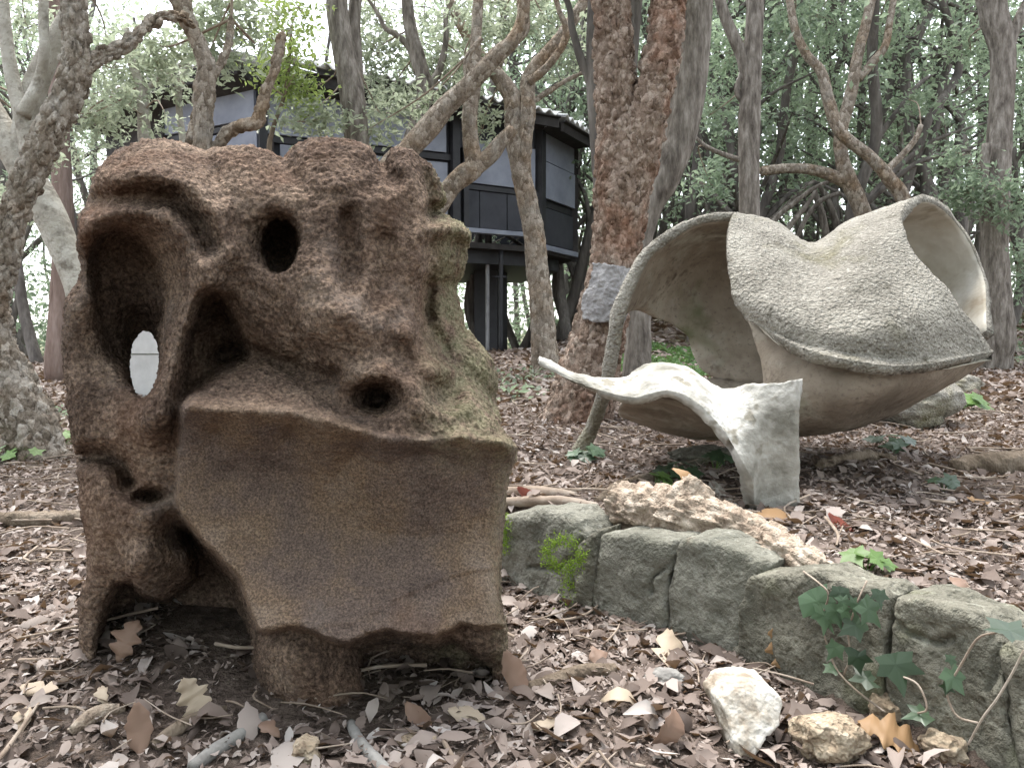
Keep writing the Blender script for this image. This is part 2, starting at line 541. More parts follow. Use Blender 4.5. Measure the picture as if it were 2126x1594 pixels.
M['bark_dark'] = simple('dark_wood_bark', [(0.3, (0.07, 0.063, 0.058)), (0.55, (0.15, 0.135, 0.122)), (0.75, (0.26, 0.24, 0.22))], 10, 6, 0.95,
    [('noise', 30, 1.0, 0.02)], 0.1, stretch=(1, 1, 0.2))
M['bark_red'] = simple('pine_bark', [(0.3, (0.13, 0.09, 0.075)), (0.55, (0.24, 0.18, 0.155)), (0.75, (0.36, 0.29, 0.265))], 6, 6, 0.95,
    [('noise', 22, 1.0, 0.03)], 0.1, stretch=(1, 1, 0.2))
M['twig'] = simple('dead_twig', [(0.3, (0.16, 0.12, 0.09)), (0.5, (0.30, 0.24, 0.19)), (0.7, (0.45, 0.39, 0.33))], 12, 5, 0.9, [('noise', 120, 0.5, 0.003)], 0.15)
M['grey_stick'] = simple('grey_stick', [(0.3, (0.16, 0.15, 0.14)), (0.6, (0.31, 0.30, 0.28))], 20, 5, 0.9, [('noise', 120, 0.5, 0.003)], 0.15)
M['rock_white'] = simple('white_flaky_rock', [(0.35, (0.26, 0.215, 0.165)), (0.46, (0.46, 0.42, 0.36)), (0.6, (0.66, 0.635, 0.585))], 16, 7, 0.9,
    [('noise', 45, 0.8, 0.01), ('noise', 150, 0.4, 0.003)], 0.15)
M['rock_tan'] = simple('crumbly_tan_clod', [(0.3, (0.18, 0.13, 0.09)), (0.5, (0.36, 0.29, 0.21)), (0.7, (0.52, 0.45, 0.355))], 30, 7, 0.95,
    [('noise', 60, 1.0, 0.012), ('voro', 120, 0.7, 0.006)], 0.1)
M['panel_blue'] = simple('blue_grey_painted_board', [(0.3, (0.18, 0.195, 0.245)), (0.55, (0.26, 0.28, 0.34)), (0.75, (0.33, 0.345, 0.41))], 2.0, 6, 0.6,
    [('noise', 30, 0.15, 0.004)], 0.35)
M['panel_dark'] = simple('charcoal_board', [(0.3, (0.030, 0.032, 0.040)), (0.7, (0.058, 0.060, 0.072))], 3.0, 6, 0.6, [('noise', 30, 0.15, 0.004)], 0.3)
M['steel_black'] = simple('black_steel', [(0.3, (0.016, 0.016, 0.019)), (0.7, (0.032, 0.032, 0.037))], 6.0, 5, 0.55, [('noise', 40, 0.1, 0.003)], 0.4)
M['steel_light'] = simple('galvanised_pole', [(0.3, (0.20, 0.20, 0.21)), (0.7, (0.36, 0.36, 0.37))], 9.0, 5, 0.5, [('noise', 60, 0.1, 0.002)], 0.5)
M['roof'] = simple('fibre_cement_sheet', [(0.3, (0.62, 0.62, 0.61)), (0.7, (0.82, 0.82, 0.81))], 4, 6, 0.85, [('noise', 40, 0.2, 0.004)], 0.2)
M['timber_dark'] = simple('dark_timber', [(0.3, (0.028, 0.025, 0.025)), (0.7, (0.055, 0.05, 0.048))], 8, 5, 0.8, [('noise', 30, 0.3, 0.005)], 0.2)

def cork_mat(name, stops, cell, red, grey):
    m, nt, b, out = new_mat(name)
    co = coords(nt)
    mp = node(nt, 'ShaderNodeMapping')
    mp.inputs['Scale'].default_value = (1, 1, 0.6)
    nt.links.new(co, mp.inputs['Vector'])
    wob = node(nt, 'ShaderNodeTexNoise')
    wob.inputs['Scale'].default_value = 1.3 / cell
    wob.inputs['Detail'].default_value = 1
    nt.links.new(mp.outputs[0], wob.inputs['Vector'])
    ad = node(nt, 'ShaderNodeVectorMath', operation='MULTIPLY_ADD')
    ad.inputs[1].default_value = (cell * 0.9,) * 3
    nt.links.new(wob.outputs['Color'], ad.inputs[0]); nt.links.new(mp.outputs[0], ad.inputs[2])
    vo = node(nt, 'ShaderNodeTexVoronoi', feature='F1')
    vo.inputs['Scale'].default_value = 1 / cell
    nt.links.new(ad.outputs[0], vo.inputs['Vector'])
    sep = node(nt, 'ShaderNodeSeparateColor')
    nt.links.new(vo.outputs['Color'], sep.inputs[0])
    fine = tex(nt, 'noise', 90, co, 3, 0.75)
    tone = math_n(nt, 'ADD', math_n(nt, 'MULTIPLY', sep.outputs[0], 0.36), math_n(nt, 'MULTIPLY', fine, 0.66))
    c = ramp(nt, tone, stops)
    c = mixc(nt, ramp(nt, tex(nt, 'noise', 3.0, co, 3, 0.7), [(0.48, (0, 0, 0)), (0.68, (0.8, 0.8, 0.8))]), c, mixc(nt, 1.0, c, red, 'MULTIPLY'))
    c = mixc(nt, ramp(nt, tex(nt, 'noise', 5.0, co, 3, 0.7), [(0.52, (0, 0, 0)), (0.7, (0.6, 0.6, 0.6))]), c, grey)
    nt.links.new(c, b.inputs['Base Color'])
    b.inputs['Roughness'].default_value = 0.95
    b.inputs['Specular IOR Level'].default_value = 0.1
    h = math_n(nt, 'SUBTRACT', 1.0, math_n(nt, 'POWER', vo.outputs['Distance'], 2.0))
    bump(nt, b, [(h, 1.0, cell * 0.55), (fine, 0.8, 0.008)])
    return m
M['cork'] = cork_mat('cork_bark', [(0.25, (0.12, 0.096, 0.073)), (0.5, (0.27, 0.23, 0.185)), (0.75, (0.48, 0.44, 0.385))], 0.034, (0.72, 0.58, 0.46), (0.36, 0.33, 0.29))
M['cork_red'] = cork_mat('red_cork_bark', [(0.25, (0.12, 0.083, 0.062)), (0.5, (0.25, 0.185, 0.143)), (0.75, (0.42, 0.345, 0.285))], 0.026, (0.8, 0.5, 0.38), (0.27, 0.215, 0.175))
M['cork_tan'] = cork_mat('tan_cork_bark', [(0.25, (0.13, 0.104, 0.080)), (0.5, (0.27, 0.225, 0.18)), (0.75, (0.46, 0.41, 0.35))], 0.03, (0.85, 0.7, 0.55), (0.28, 0.26, 0.23))
def glass_mat():
    m, nt, b, out = new_mat('window_glass')
    b.inputs['Base Color'].default_value = (0.75, 0.8, 0.8, 1)
    b.inputs['Roughness'].default_value = 0.02
    b.inputs['Transmission Weight'].default_value = 1.0
    b.inputs['IOR'].default_value = 1.45
    return m
M['glass'] = glass_mat()

def leaf_mat(name, stops, trans=(0.30, 0.38, 0.12), tw=0.35, rough=0.55, per_obj=0.0, spec=0.3, patch=0.0):
    m, nt, b, out = new_mat(name)
    geo = node(nt, 'ShaderNodeNewGeometry')
    c = ramp(nt, geo.outputs['Random Per Island'], stops)
    if patch:
        v = ramp(nt, tex(nt, 'noise', patch, coords(nt), 2, 0.6), [(0.3, (0.65, 0.62, 0.6)), (0.7, (1.15, 1.15, 1.15))])
        c = mixc(nt, 1.0, c, v, 'MULTIPLY')
    if per_obj:
        oi = node(nt, 'ShaderNodeObjectInfo')
        vv = ramp(nt, oi.outputs['Random'], [(0, (1 - per_obj,) * 3), (1, (1 + per_obj,) * 3)])
        c = mixc(nt, 1.0, c, vv, 'MULTIPLY')
    nt.links.new(c, b.inputs['Base Color'])
    b.inputs['Roughness'].default_value = rough
    b.inputs['Specular IOR Level'].default_value = spec
    t = node(nt, 'ShaderNodeBsdfTranslucent')
    t.inputs['Color'].default_value = (*trans, 1)
    mx = node(nt, 'ShaderNodeMixShader')
    mx.inputs[0].default_value = tw
    nt.links.new(b.outputs[0], mx.inputs[1])
    nt.links.new(t.outputs[0], mx.inputs[2])
    nt.links.new(mx.outputs[0], out.inputs['Surface'])
    return m
M['leaf_oak'] = leaf_mat('holm_oak_leaves', [(0, (0.13, 0.155, 0.105)), (0.5, (0.20, 0.23, 0.165)), (0.85, (0.31, 0.335, 0.26)), (1, (0.46, 0.475, 0.40))], (0.46, 0.52, 0.37), 0.5, 0.4)  # palest stop puts the sheen of glossy leaves into the colour
M['leaf_lime'] = leaf_mat('young_lime_leaves', [(0, (0.15, 0.21, 0.07)), (0.6, (0.22, 0.29, 0.10)), (1, (0.30, 0.36, 0.16))], (0.42, 0.52, 0.16), 0.45)
M['leaf_wood'] = leaf_mat('wood_leaves', [(0, (0.09, 0.13, 0.09)), (0.5, (0.16, 0.21, 0.15)), (0.85, (0.26, 0.31, 0.24)), (1, (0.42, 0.46, 0.39))], (0.38, 0.48, 0.32), 0.5, per_obj=0.25)
M['leaf_ivy'] = leaf_mat('ivy_leaf', [(0, (0.03, 0.062, 0.03)), (0.5, (0.05, 0.088, 0.045)), (1, (0.11, 0.145, 0.095))], (0.12, 0.25, 0.08), 0.08, 0.38, spec=0.5, per_obj=0.5)
M['leaf_bright'] = leaf_mat('bright_green_leaf', [(0, (0.08, 0.15, 0.045)), (0.5, (0.12, 0.21, 0.06)), (1, (0.19, 0.28, 0.09))], (0.25, 0.4, 0.1), 0.2, 0.45, per_obj=0.3)
M['grass'] = leaf_mat('grass_blades', [(0, (0.07, 0.13, 0.05)), (0.6, (0.11, 0.20, 0.08)), (1, (0.2, 0.28, 0.13))], (0.2, 0.35, 0.1), 0.3)
M['moss'] = leaf_mat('green_moss', [(0, (0.10, 0.16, 0.02)), (0.6, (0.18, 0.28, 0.04)), (1, (0.28, 0.38, 0.08))], (0.3, 0.45, 0.05), 0.3, 0.8, spec=0.1)
LITTER = [(0, (0.07, 0.053, 0.045)), (0.22, (0.135, 0.103, 0.087)), (0.5, (0.215, 0.17, 0.146)), (0.75, (0.30, 0.247, 0.218)), (0.93, (0.38, 0.33, 0.30)), (1, (0.48, 0.44, 0.41))]
M['litter'] = leaf_mat('dry_leaf_litter', LITTER, (0.30, 0.18, 0.09), 0.12, 0.7, spec=0.2)
M['leaf_tan'] = leaf_mat('tan_dry_leaf', [(0, (0.40, 0.30, 0.21)), (1, (0.58, 0.49, 0.38))], (0.4, 0.28, 0.14), 0.2, 0.5)
M['leaf_brown'] = leaf_mat('brown_dry_leaf', [(0, (0.17, 0.105, 0.075)), (1, (0.30, 0.20, 0.145))], (0.3, 0.15, 0.08), 0.15, 0.5)
M['leaf_orange'] = leaf_mat('orange_dry_leaf', [(0, (0.26, 0.155, 0.075)), (1, (0.36, 0.225, 0.115))], (0.35, 0.2, 0.08), 0.15, 0.55)
M['leaf_red'] = leaf_mat('red_dry_leaf', [(0, (0.17, 0.045, 0.03)), (1, (0.24, 0.07, 0.045))], (0.3, 0.08, 0.05), 0.2, 0.45)

def ground_mat():
    m, nt, b, out = new_mat('woodland_soil')
    co = coords(nt)
    n2 = tex(nt, 'noise', 28, co, 4, 0.75)
    base = ramp(nt, n2, [(0.3, (0.045, 0.034, 0.028)), (0.5, (0.10, 0.076, 0.062)), (0.65, (0.17, 0.135, 0.112)), (0.8, (0.28, 0.23, 0.195))])
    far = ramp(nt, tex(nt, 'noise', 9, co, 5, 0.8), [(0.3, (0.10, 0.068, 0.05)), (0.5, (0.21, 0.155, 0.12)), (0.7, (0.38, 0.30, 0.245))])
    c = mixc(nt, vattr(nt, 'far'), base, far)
    c = mixc(nt, vattr(nt, 'path'), c, ramp(nt, n2, [(0.3, (0.30, 0.25, 0.20)), (0.7, (0.46, 0.40, 0.34))]))
    gr = math_n(nt, 'MULTIPLY', vattr(nt, 'green'), ramp(nt, tex(nt, 'noise', 12, co, 6, 0.7), [(0.35, (0, 0, 0)), (0.55, (1, 1, 1))]))
    c = mixc(nt, gr, c, (0.09, 0.15, 0.06))
    nt.links.new(c, b.inputs['Base Color'])
    b.inputs['Roughness'].default_value = 0.9
    b.inputs['Specular IOR Level'].default_value = 0.15
    bump(nt, b, [(n2, 0.9, 0.03), (tex(nt, 'noise', 120, co, 4, 0.7), 0.6, 0.006)])
    return m
M['ground'] = ground_mat()
# ---------------------------------------------------------------- ground
WALL = np.array([(-3.0, 2.75), (-1.2, 2.35), (-0.45, 2.12), (-0.015, 1.97), (0.169, 1.80), (0.326, 1.62), (0.417, 1.53), (0.50, 1.27), (0.57, 1.16), (0.64, 1.05), (0.75, 0.85), (1.0, 0.4), (1.5, -0.6), (3, -3)])
def vnoise(x, y, sc, seed=0):
    """smooth 2-D value noise, vectorised"""
    X, Y = np.asarray(x) / sc, np.asarray(y) / sc
    xi, yi = np.floor(X).astype(np.int64), np.floor(Y).astype(np.int64)
    fx, fy = X - xi, Y - yi
    def hsh(a, b):
        h = (a * 374761393 + b * 668265263 + seed * 982451653) & 0x7fffffff
        h = ((h ^ (h >> 13)) * 1274126177) & 0x7fffffff
        return ((h ^ (h >> 16)) & 0xffff) / 65535.0
    fx, fy = fx * fx * (3 - 2 * fx), fy * fy * (3 - 2 * fy)
    return (hsh(xi, yi) * (1 - fx) + hsh(xi + 1, yi) * fx) * (1 - fy) + (hsh(xi, yi + 1) * (1 - fx) + hsh(xi + 1, yi + 1) * fx) * fy
def terrace_side(x, y):
    """signed distance to the edging line, positive on the terrace"""
    d = line_dist(WALL, x, y)
    ywall = np.interp(x, WALL[:, 0], WALL[:, 1])
    return np.where(y > ywall, d, -d)
def ground_z(x, y):
    x, y = np.asarray(x, float), np.asarray(y, float)
    s = terrace_side(x, y)
    z = 0.165 * sstep(0.02, 0.10, s) * sstep(-1.1, -0.1, x)
    z = z + 0.012 * np.clip(y - 2.2, 0, 12) * sstep(-2, 0.5, x)
    z = z + 0.016 * np.clip(y - 3.0, 0, 12) * (1 - sstep(-2, 0.5, x))
    z = z + 0.11 * np.clip(y - 8.5, 0, 7) * sstep(0.0, 1.5, x)
    z = z + 0.16 * np.exp(-((x - 0.2) ** 2 + (y - 9.5) ** 2) / 3.5)
    z = z + 0.05 * np.exp(-((x - 1.0) ** 2 / 0.5 + (y - 4.2) ** 2 / 0.5))
    z = z + 0.06 * np.exp(-((x + 0.66) ** 2 / 0.10 + (y - 1.55) ** 2 / 0.09))
    bumps = 0.035 * (vnoise(x, y, 0.55, 1) - 0.5) + 0.02 * (vnoise(x, y, 0.2, 2) - 0.5)
    return z + bumps * sstep(0.05, 0.3, np.abs(s) + 0.05) * 1.0
def gz(x, y):
    return float(ground_z(np.array([x]), np.array([y]))[0])
def on_ground(px, py):
    """where the ray of a photo pixel meets the ground"""
    r = P(px, py, 1.0) - cam.location
    t = 0.7
    for _ in range(4000):
        p = cam.location + r * t
        if p.z <= gz(p.x, p.y):
            return p
        t += 0.01 if t < 5 else 0.03
    return p

def build_ground():
    u = np.linspace(-1, 1, 341)
    xs = np.sinh(u * 6.4) / np.sinh(6.4) * 260
    v = np.linspace(0, 1, 381)
    ys = np.concatenate([[-260, -60, -15, -5, -2, -0.5, 0.2], 0.55 + np.sinh(v * 6.6) / np.sinh(6.6) * 280])
    X, Y = np.meshgrid(xs, ys)
    Z = ground_z(X, Y)
    R, C = X.shape
    i = np.arange(R - 1)[:, None] * C; j = np.arange(C - 1)[None]
    q = np.stack([i + j, i + j + 1, i + C + j + 1, i + C + j], -1).reshape(-1, 4)
    verts = np.stack([X, Y, Z], -1).reshape(-1, 3)
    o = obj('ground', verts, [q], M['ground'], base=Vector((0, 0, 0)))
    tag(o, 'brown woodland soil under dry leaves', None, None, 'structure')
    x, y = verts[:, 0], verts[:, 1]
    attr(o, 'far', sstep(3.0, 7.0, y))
    path = sstep(-1.6, -2.6, x) * sstep(6.2, 7.4, y) * sstep(13, 10, y)
    attr(o, 'path', path)
    green = np.exp(-((x - 2.0) ** 2 / 1.6 + (y - 9.0) ** 2 / 5)) + sstep(4, 6, x) * sstep(8, 11, y) + 0.8 * np.exp(-((x + 2.6) ** 2 / 0.3 + (y - 4.6) ** 2 / 0.5)) + 0.7 * sstep(12, 15, y)
    attr(o, 'green', np.clip(green, 0, 1))
    return o
ground = build_ground()
# ---------------------------------------------------------------- carved tuff block
def rbf(pts, X, Y):
    p = np.array(pts, float)
    A = np.linalg.norm(p[:, None, :2] - p[None, :, :2], axis=2)
    n = len(p)
    K = np.zeros((n + 3, n + 3))
    K[:n, :n] = A + np.eye(n) * 2.0
    K[:n, n] = K[n, :n] = 1
    K[:n, n + 1] = K[n + 1, :n] = p[:, 0] / 1000
    K[:n, n + 2] = K[n + 2, :n] = p[:, 1] / 1000
    w = np.linalg.solve(K, np.concatenate([p[:, 2], np.zeros(3)]))
    out = w[n] + w[n + 1] * X / 1000 + w[n + 2] * Y / 1000
    for i in range(n):
        out = out + w[i] * np.sqrt((X - p[i, 0]) ** 2 + (Y - p[i, 1]) ** 2)
    return out

D0 = 1.25
STONE_SIL = [(205, 350), (228, 326), (262, 306), (300, 294), (345, 290), (385, 300), (425, 316), (470, 306), (525, 304), (560, 316), (586, 330), (610, 304), (650, 290), (695, 287), (735, 293), (768, 306), (792, 344), (814, 310), (838, 304), (866, 316), (895, 334), (925, 368), (945, 410), (962, 450), (982, 478), (993, 530), (990, 570), (982, 600), (990, 640), (992, 672), (1018, 700), (1042, 735), (1055, 790), (1053, 840), (1036, 880), (1052, 905), (1072, 928), (1066, 960), (1052, 1000), (1047, 1060), (1042, 1110), (1037, 1180), (1036, 1240), (1042, 1280), (1050, 1310), (1050, 1370), (1035, 1425), (1000, 1470), (940, 1480), (830, 1500), (700, 1530), (600, 1500), (545, 1470), (528, 1400), (500, 1430), (300, 1430), (205, 1420), (176, 1400), (165, 1310), (163, 1260), (172, 1215), (186, 1190), (182, 1120), (166, 1040), (160, 960), (150, 890), (140, 830), (134, 760), (134, 690), (136, 625), (162, 588), (170, 560), (164, 500), (168, 455), (182, 425), (188, 395)]
SLAB = [(368, 870), (372, 842), (392, 818), (430, 800), (470, 775), (495, 764), (540, 762), (590, 782), (650, 812), (700, 846), (745, 880), (800, 898), (880, 905), (960, 896), (1020, 900), (1100, 920), (1100, 1300), (1030, 1302), (960, 1300), (900, 1322), (850, 1318), (800, 1312), (760, 1320), (726, 1338), (690, 1330), (650, 1312), (600, 1302), (560, 1312), (535, 1310), (515, 1260), (498, 1205), (450, 1150), (405, 1105), (378, 1072), (364, 1040), (368, 950)]
BODY_W = [(340, 296, 10), (250, 320, 11), (200, 380, 11), (470, 312, 10), (600, 318, 10), (700, 296, 9), (850, 318, 11), (790, 345, 9),
    (300, 365, 4), (240, 395, 6), (400, 390, 3.5), (500, 400, 3), (600, 380, 4), (700, 390, 2), (640, 420, 1.5), (820, 400, 3), (860, 500, 4), (780, 480, 2.2),
    (880, 560, 6), (870, 680, 6), (925, 400, 19), (935, 480, 16), (965, 540, 21), (950, 620, 23), (960, 690, 21), (1010, 760, 19), (1040, 830, 22), (930, 720, 15),
    (600, 610, -1.5), (680, 600, -4), (700, 660, -6.5), (640, 690, -3.5), (760, 660, -5), (820, 680, -1), (720, 740, -2.5), (620, 745, 8), (560, 720, 7), (500, 740, 11),
    (520, 560, 2), (500, 480, 2.5), (580, 430, 1.5), (660, 500, 0), (740, 560, 0.5), (440, 560, 4.5),
    (260, 600, 15), (290, 510, 13), (195, 620, 9), (160, 640, 8), (220, 720, 15), (300, 680, 17), (155, 800, 9), (240, 860, 6), (330, 860, 6), (380, 760, 9), (420, 800, 9),
    (800, 780, -3), (900, 770, 0.5), (850, 845, -5), (750, 845, -3), (700, 800, 0), (980, 850, 2), (600, 800, 4), (960, 890, -3), (850, 885, -6), (780, 885, -5), (1020, 890, 2),
    (280, 910, 5), (200, 1020, 7), (300, 1150, 6), (175, 1240, 10), (180, 1330, 10), (350, 960, 5), (340, 1020, 6), (390, 1130, 12), (160, 1000, 11), (240, 1100, 6), (260, 1210, 12), (400, 1250, 24), (330, 1330, 24), (480, 1330, 22),
    (560, 1340, 2), (610, 1370, -1.5), (660, 1400, -1), (600, 1440, 1), (700, 1460, 1.5), (740, 1370, 7), (800, 1400, 9.5), (900, 1400, 10), (1000, 1330, 5), (1030, 1380, 8), (900, 1470, 9), (640, 1500, 3)]
SLAB_W = [(372, 850, -6.5), (400, 838, -8), (450, 850, -8.5), (520, 850, -8.5), (600, 856, -8.5), (680, 872, -8.5), (740, 893, -8.5), (800, 908, -8), (880, 914, -8), (960, 904, -7.5), (1040, 915, -5), (1075, 930, -1),
    (400, 815, -3), (440, 805, -1), (500, 772, 5), (560, 780, 4), (500, 810, -0.5), (600, 815, -0.5), (700, 840, 0.5), (800, 872, 0), (900, 885, 0), (1000, 885, 1.5),
    (380, 890, -3.5), (450, 900, -1.5), (600, 905, -1.0), (740, 935, -1.0), (880, 955, -0.6), (1000, 950, 0.0), (1050, 960, 2),
    (400, 980, -1.5), (480, 980, 1.6), (600, 990, 2.8), (760, 1010, 3.2), (900, 1020, 3.2), (1030, 1030, 4.0),
    (400, 1060, -2.2), (520, 1080, 0.8), (650, 1090, 1.9), (800, 1100, 2.3), (930, 1110, 2.4), (1030, 1110, 3.4),
    (480, 1170, -3.6), (600, 1190, -2.4), (740, 1190, -1.9), (880, 1190, -1.3), (1020, 1190, 1.2),
    (530, 1270, -7.4), (640, 1270, -7.2), (760, 1280, -7.2), (880, 1275, -6.2), (1010, 1270, -2),
    (560, 1310, -9.2), (700, 1330, -10), (850, 1320, -8.6), (1000, 1300, -3)]
def ridge(W, X, Y, line, amp, wid):
    return W - amp * np.exp(-(line_dist(line, X, Y) / wid) ** 2)
def pit(W, X, Y, cx, cy, rx, ry, amp, ang=0, p=2):
    c, s = math.cos(ang), math.sin(ang)
    u = ((X - cx) * c + (Y - cy) * s) / rx
    v = (-(X - cx) * s + (Y - cy) * c) / ry
    return W + amp * np.exp(-((u * u + v * v) ** (p / 2)))
def stone_fields():
    xs = np.arange(80, 1140, 3.0); ys = np.arange(230, 1600, 3.0)
    X, Y = np.meshgrid(xs, ys, indexing='ij')
    W = rbf(BODY_W, X, Y) / 100
    # ear rim, its crevice, brow folds
    W = ridge(W, X, Y, [(170, 480), (190, 450), (235, 432), (300, 430), (360, 455), (400, 510), (418, 580), (400, 640), (368, 700), (345, 760), (330, 820), (318, 870)], 0.105, 42)
    W = ridge(W, X, Y, [(170, 425), (230, 412), (300, 408), (360, 420), (405, 455), (432, 510)], -0.085, 25)
    W = ridge(W, X, Y, [(200, 372), (300, 352), (400, 385), (440, 440), (455, 520)], 0.06, 38)
    # through-bowl deepening and second hollow
    bowl = poly_sdf([(182, 520), (196, 482), (240, 466), (288, 480), (328, 528), (350, 590), (356, 655), (338, 715), (328, 785), (304, 838), (268, 806), (252, 770), (222, 745), (196, 690), (182, 600)], X, Y)
    W = W + 0.085 * sstep(4, -26, bowl)
    niche = poly_sdf([(392, 640), (410, 606), (440, 596), (466, 610), (486, 650), (506, 700), (524, 735), (515, 752), (470, 772), (400, 818), (380, 824), (376, 760)], X, Y)
    W = W + 0.10 * sstep(5, -24, niche)
    W = pit(W, X, Y, 292, 720, 42, 80, 0.09, p=3)
    W = pit(W, X, Y, 450, 660, 40, 62, 0.03, 0.3, p=3)
    W = pit(W, X, Y, 480, 735, 46, 26, 0.07, -0.35, p=3)
    W = ridge(W, X, Y, [(398, 640), (372, 720), (352, 800), (345, 860)], 0.03, 16)
    W = ridge(W, X, Y, [(395, 690), (385, 770), (372, 820)], -0.05, 14)
    W = ridge(W, X, Y, [(415, 590), (470, 600), (520, 640), (560, 700), (640, 745), (720, 770), (790, 770)], 0.018, 28)
    # snout underside, vertical furrows, folds on the crown
    W = ridge(W, X, Y, [(550, 735), (610, 768), (690, 782)], -0.05, 20)
    W = ridge(W, X, Y, [(722, 450), (728, 520), (722, 600)], -0.04, 22)
    W = ridge(W, X, Y, [(800, 500), (800, 580), (770, 640)], -0.028, 22)
    W = ridge(W, X, Y, [(655, 560), (690, 590), (700, 640)], 0.015, 30)
    W = ridge(W, X, Y, [(590, 320), (600, 365), (640, 400), (720, 405), (790, 385)], -0.006, 18)
    W = ridge(W, X, Y, [(600, 345), (640, 375), (720, 382), (790, 360)], 0.006, 16)
    W = ridge(W, X, Y, [(790, 330), (800, 360), (820, 380)], -0.008, 18)
    W = ridge(W, X, Y, [(470, 306), (470, 380), (440, 430)], 0.012, 26)
    # right side: fold between front and side, ledge, lower cheek
    W = ridge(W, X, Y, [(868, 330), (893, 400), (893, 500), (884, 600), (886, 660)], -0.03, 14)
    W = ridge(W, X, Y, [(850, 345), (872, 420), (874, 520), (862, 620), (850, 690)], 0.03, 24)
    W = ridge(W, X, Y, [(886, 600), (888, 680), (925, 745), (990, 800), (1030, 860)], -0.05, 20)
    W = ridge(W, X, Y, [(850, 690), (900, 760), (960, 800), (1000, 850), (1020, 880)], 0.03, 26)
    W = ridge(W, X, Y, [(898, 440), (935, 438), (968, 446)], -0.10, 17)
    W = ridge(W, X, Y, [(896, 478), (950, 472), (985, 492)], 0.06, 20)
    W = ridge(W, X, Y, [(905, 585), (985, 600)], -0.035, 26)
    # nostrils
    W = pit(W, X, Y, 783, 828, 48, 34, 0.085, p=4)
    W = pit(W, X, Y, 930, 812, 40, 36, 0.075, 0.3, p=4)
    W = ridge(W, X, Y, [(730, 785), (790, 775), (850, 800), (870, 850)], 0.018, 18)
    # lower left: crescent hollow, small hole over a knob, arch
    W = ridge(W, X, Y, [(178, 945), (215, 948), (250, 965), (266, 1000)], -0.10, 21)
    W = pit(W, X, Y, 310, 1030, 36, 17, 0.09, -0.1, p=4)
    W = pit(W, X, Y, 318, 1072, 36, 26, -0.03)
    W = pit(W, X, Y, 372, 1105, 40, 32, 0.06, 0.7, p=3)
    W = pit(W, X, Y, 300, 1185, 60, 42, -0.05)
    W = pit(W, X, Y, 245, 1150, 16, 40, 0.02, -0.5)
    # slab
    S = rbf(SLAB_W, X, Y) / 100
    sd = poly_sdf(SLAB, X, Y)
    jag = 7 * (vnoise(X, Y, 26, 5) - 0.5) + 5 * (vnoise(X, Y, 11, 6) - 0.5)
    m = sstep(5, -5, sd + jag * sstep(1200, 1300, Y))
    top = sstep(-26, 20, (Y - np.interp(X, [370, 450, 600, 720, 800, 880, 960, 1075], [842, 846, 852, 882, 903, 911, 902, 926])))
    blend = np.where(Y < 930, sstep(10, -16, sd), m)
    blend = np.where((X > 760) & (Y < 930), sstep(8, -10, sd), blend)
    Wt = W * (1 - blend) + np.minimum(S, W + 0.02) * blend
    pan = np.clip(blend * top, 0, 1)
    # far-left cavity under the arch
    cav = poly_sdf([(198, 1330), (215, 1260), (240, 1205), (275, 1200), (300, 1232), (345, 1240), (395, 1195), (380, 1130), (360, 1090), (398, 1095), (450, 1155), (497, 1210), (515, 1265), (532, 1320), (528, 1400), (480, 1450), (190, 1450)], X, Y)
    Wt = Wt + 0.16 * sstep(6, -22, cav)
    base_r = poly_sdf([(730, 1345), (800, 1322), (860, 1330), (905, 1338), (940, 1322), (990, 1355), (1030, 1380), (1020, 1520), (750, 1520), (755, 1430)], X, Y)
    Wt = Wt + 0.11 * sstep(6, -16, base_r)
    Wt = ridge(Wt, X, Y, [(372, 846), (450, 850), (600, 855), (720, 884), (800, 906), (880, 913), (960, 904), (1060, 925)], 0.014, 15)
    Wt = ridge(Wt, X, Y, [(588, 320), (598, 345), (622, 372)], -0.028, 18)
    Wt = ridge(Wt, X, Y, [(792, 330), (798, 352), (815, 375)], -0.025, 16)
    Wt = ridge(Wt, X, Y, [(424, 306), (440, 350), (452, 410)], -0.022, 20)
    # shallow scratches on the panel
    for ln, a, w_ in (([(728, 1213), (800, 1222), (862, 1224)], 0.006, 5), ([(768, 1272), (810, 1245), (862, 1224), (920, 1198), (960, 1186), (1012, 1178)], 0.007, 5), ([(640, 1302), (690, 1288), (735, 1290)], 0.006, 6), ([(545, 1300), (590, 1290), (640, 1290)], 0.008, 7)):
        Wt = ridge(Wt, X, Y, ln, a, w_)
    Wt = Wt + 0.006 * (vnoise(X, Y, 120, 9) - 0.5) * pan
    Wt = np.minimum(Wt, 0.34)
    sil = poly_sdf(STONE_SIL, X, Y)
    return xs, ys, Wt, sil, pan
def bil(F, u, v):
    u = np.clip(u, 0, F.shape[0] - 1.001); v = np.clip(v, 0, F.shape[1] - 1.001)
    i, j = u.astype(np.int32), v.astype(np.int32)
    a, b = (u - i).astype(np.float32), (v - j).astype(np.float32)
    return F[i, j] * (1 - a) * (1 - b) + F[i + 1, j] * a * (1 - b) + F[i, j + 1] * (1 - a) * b + F[i + 1, j + 1] * a * b
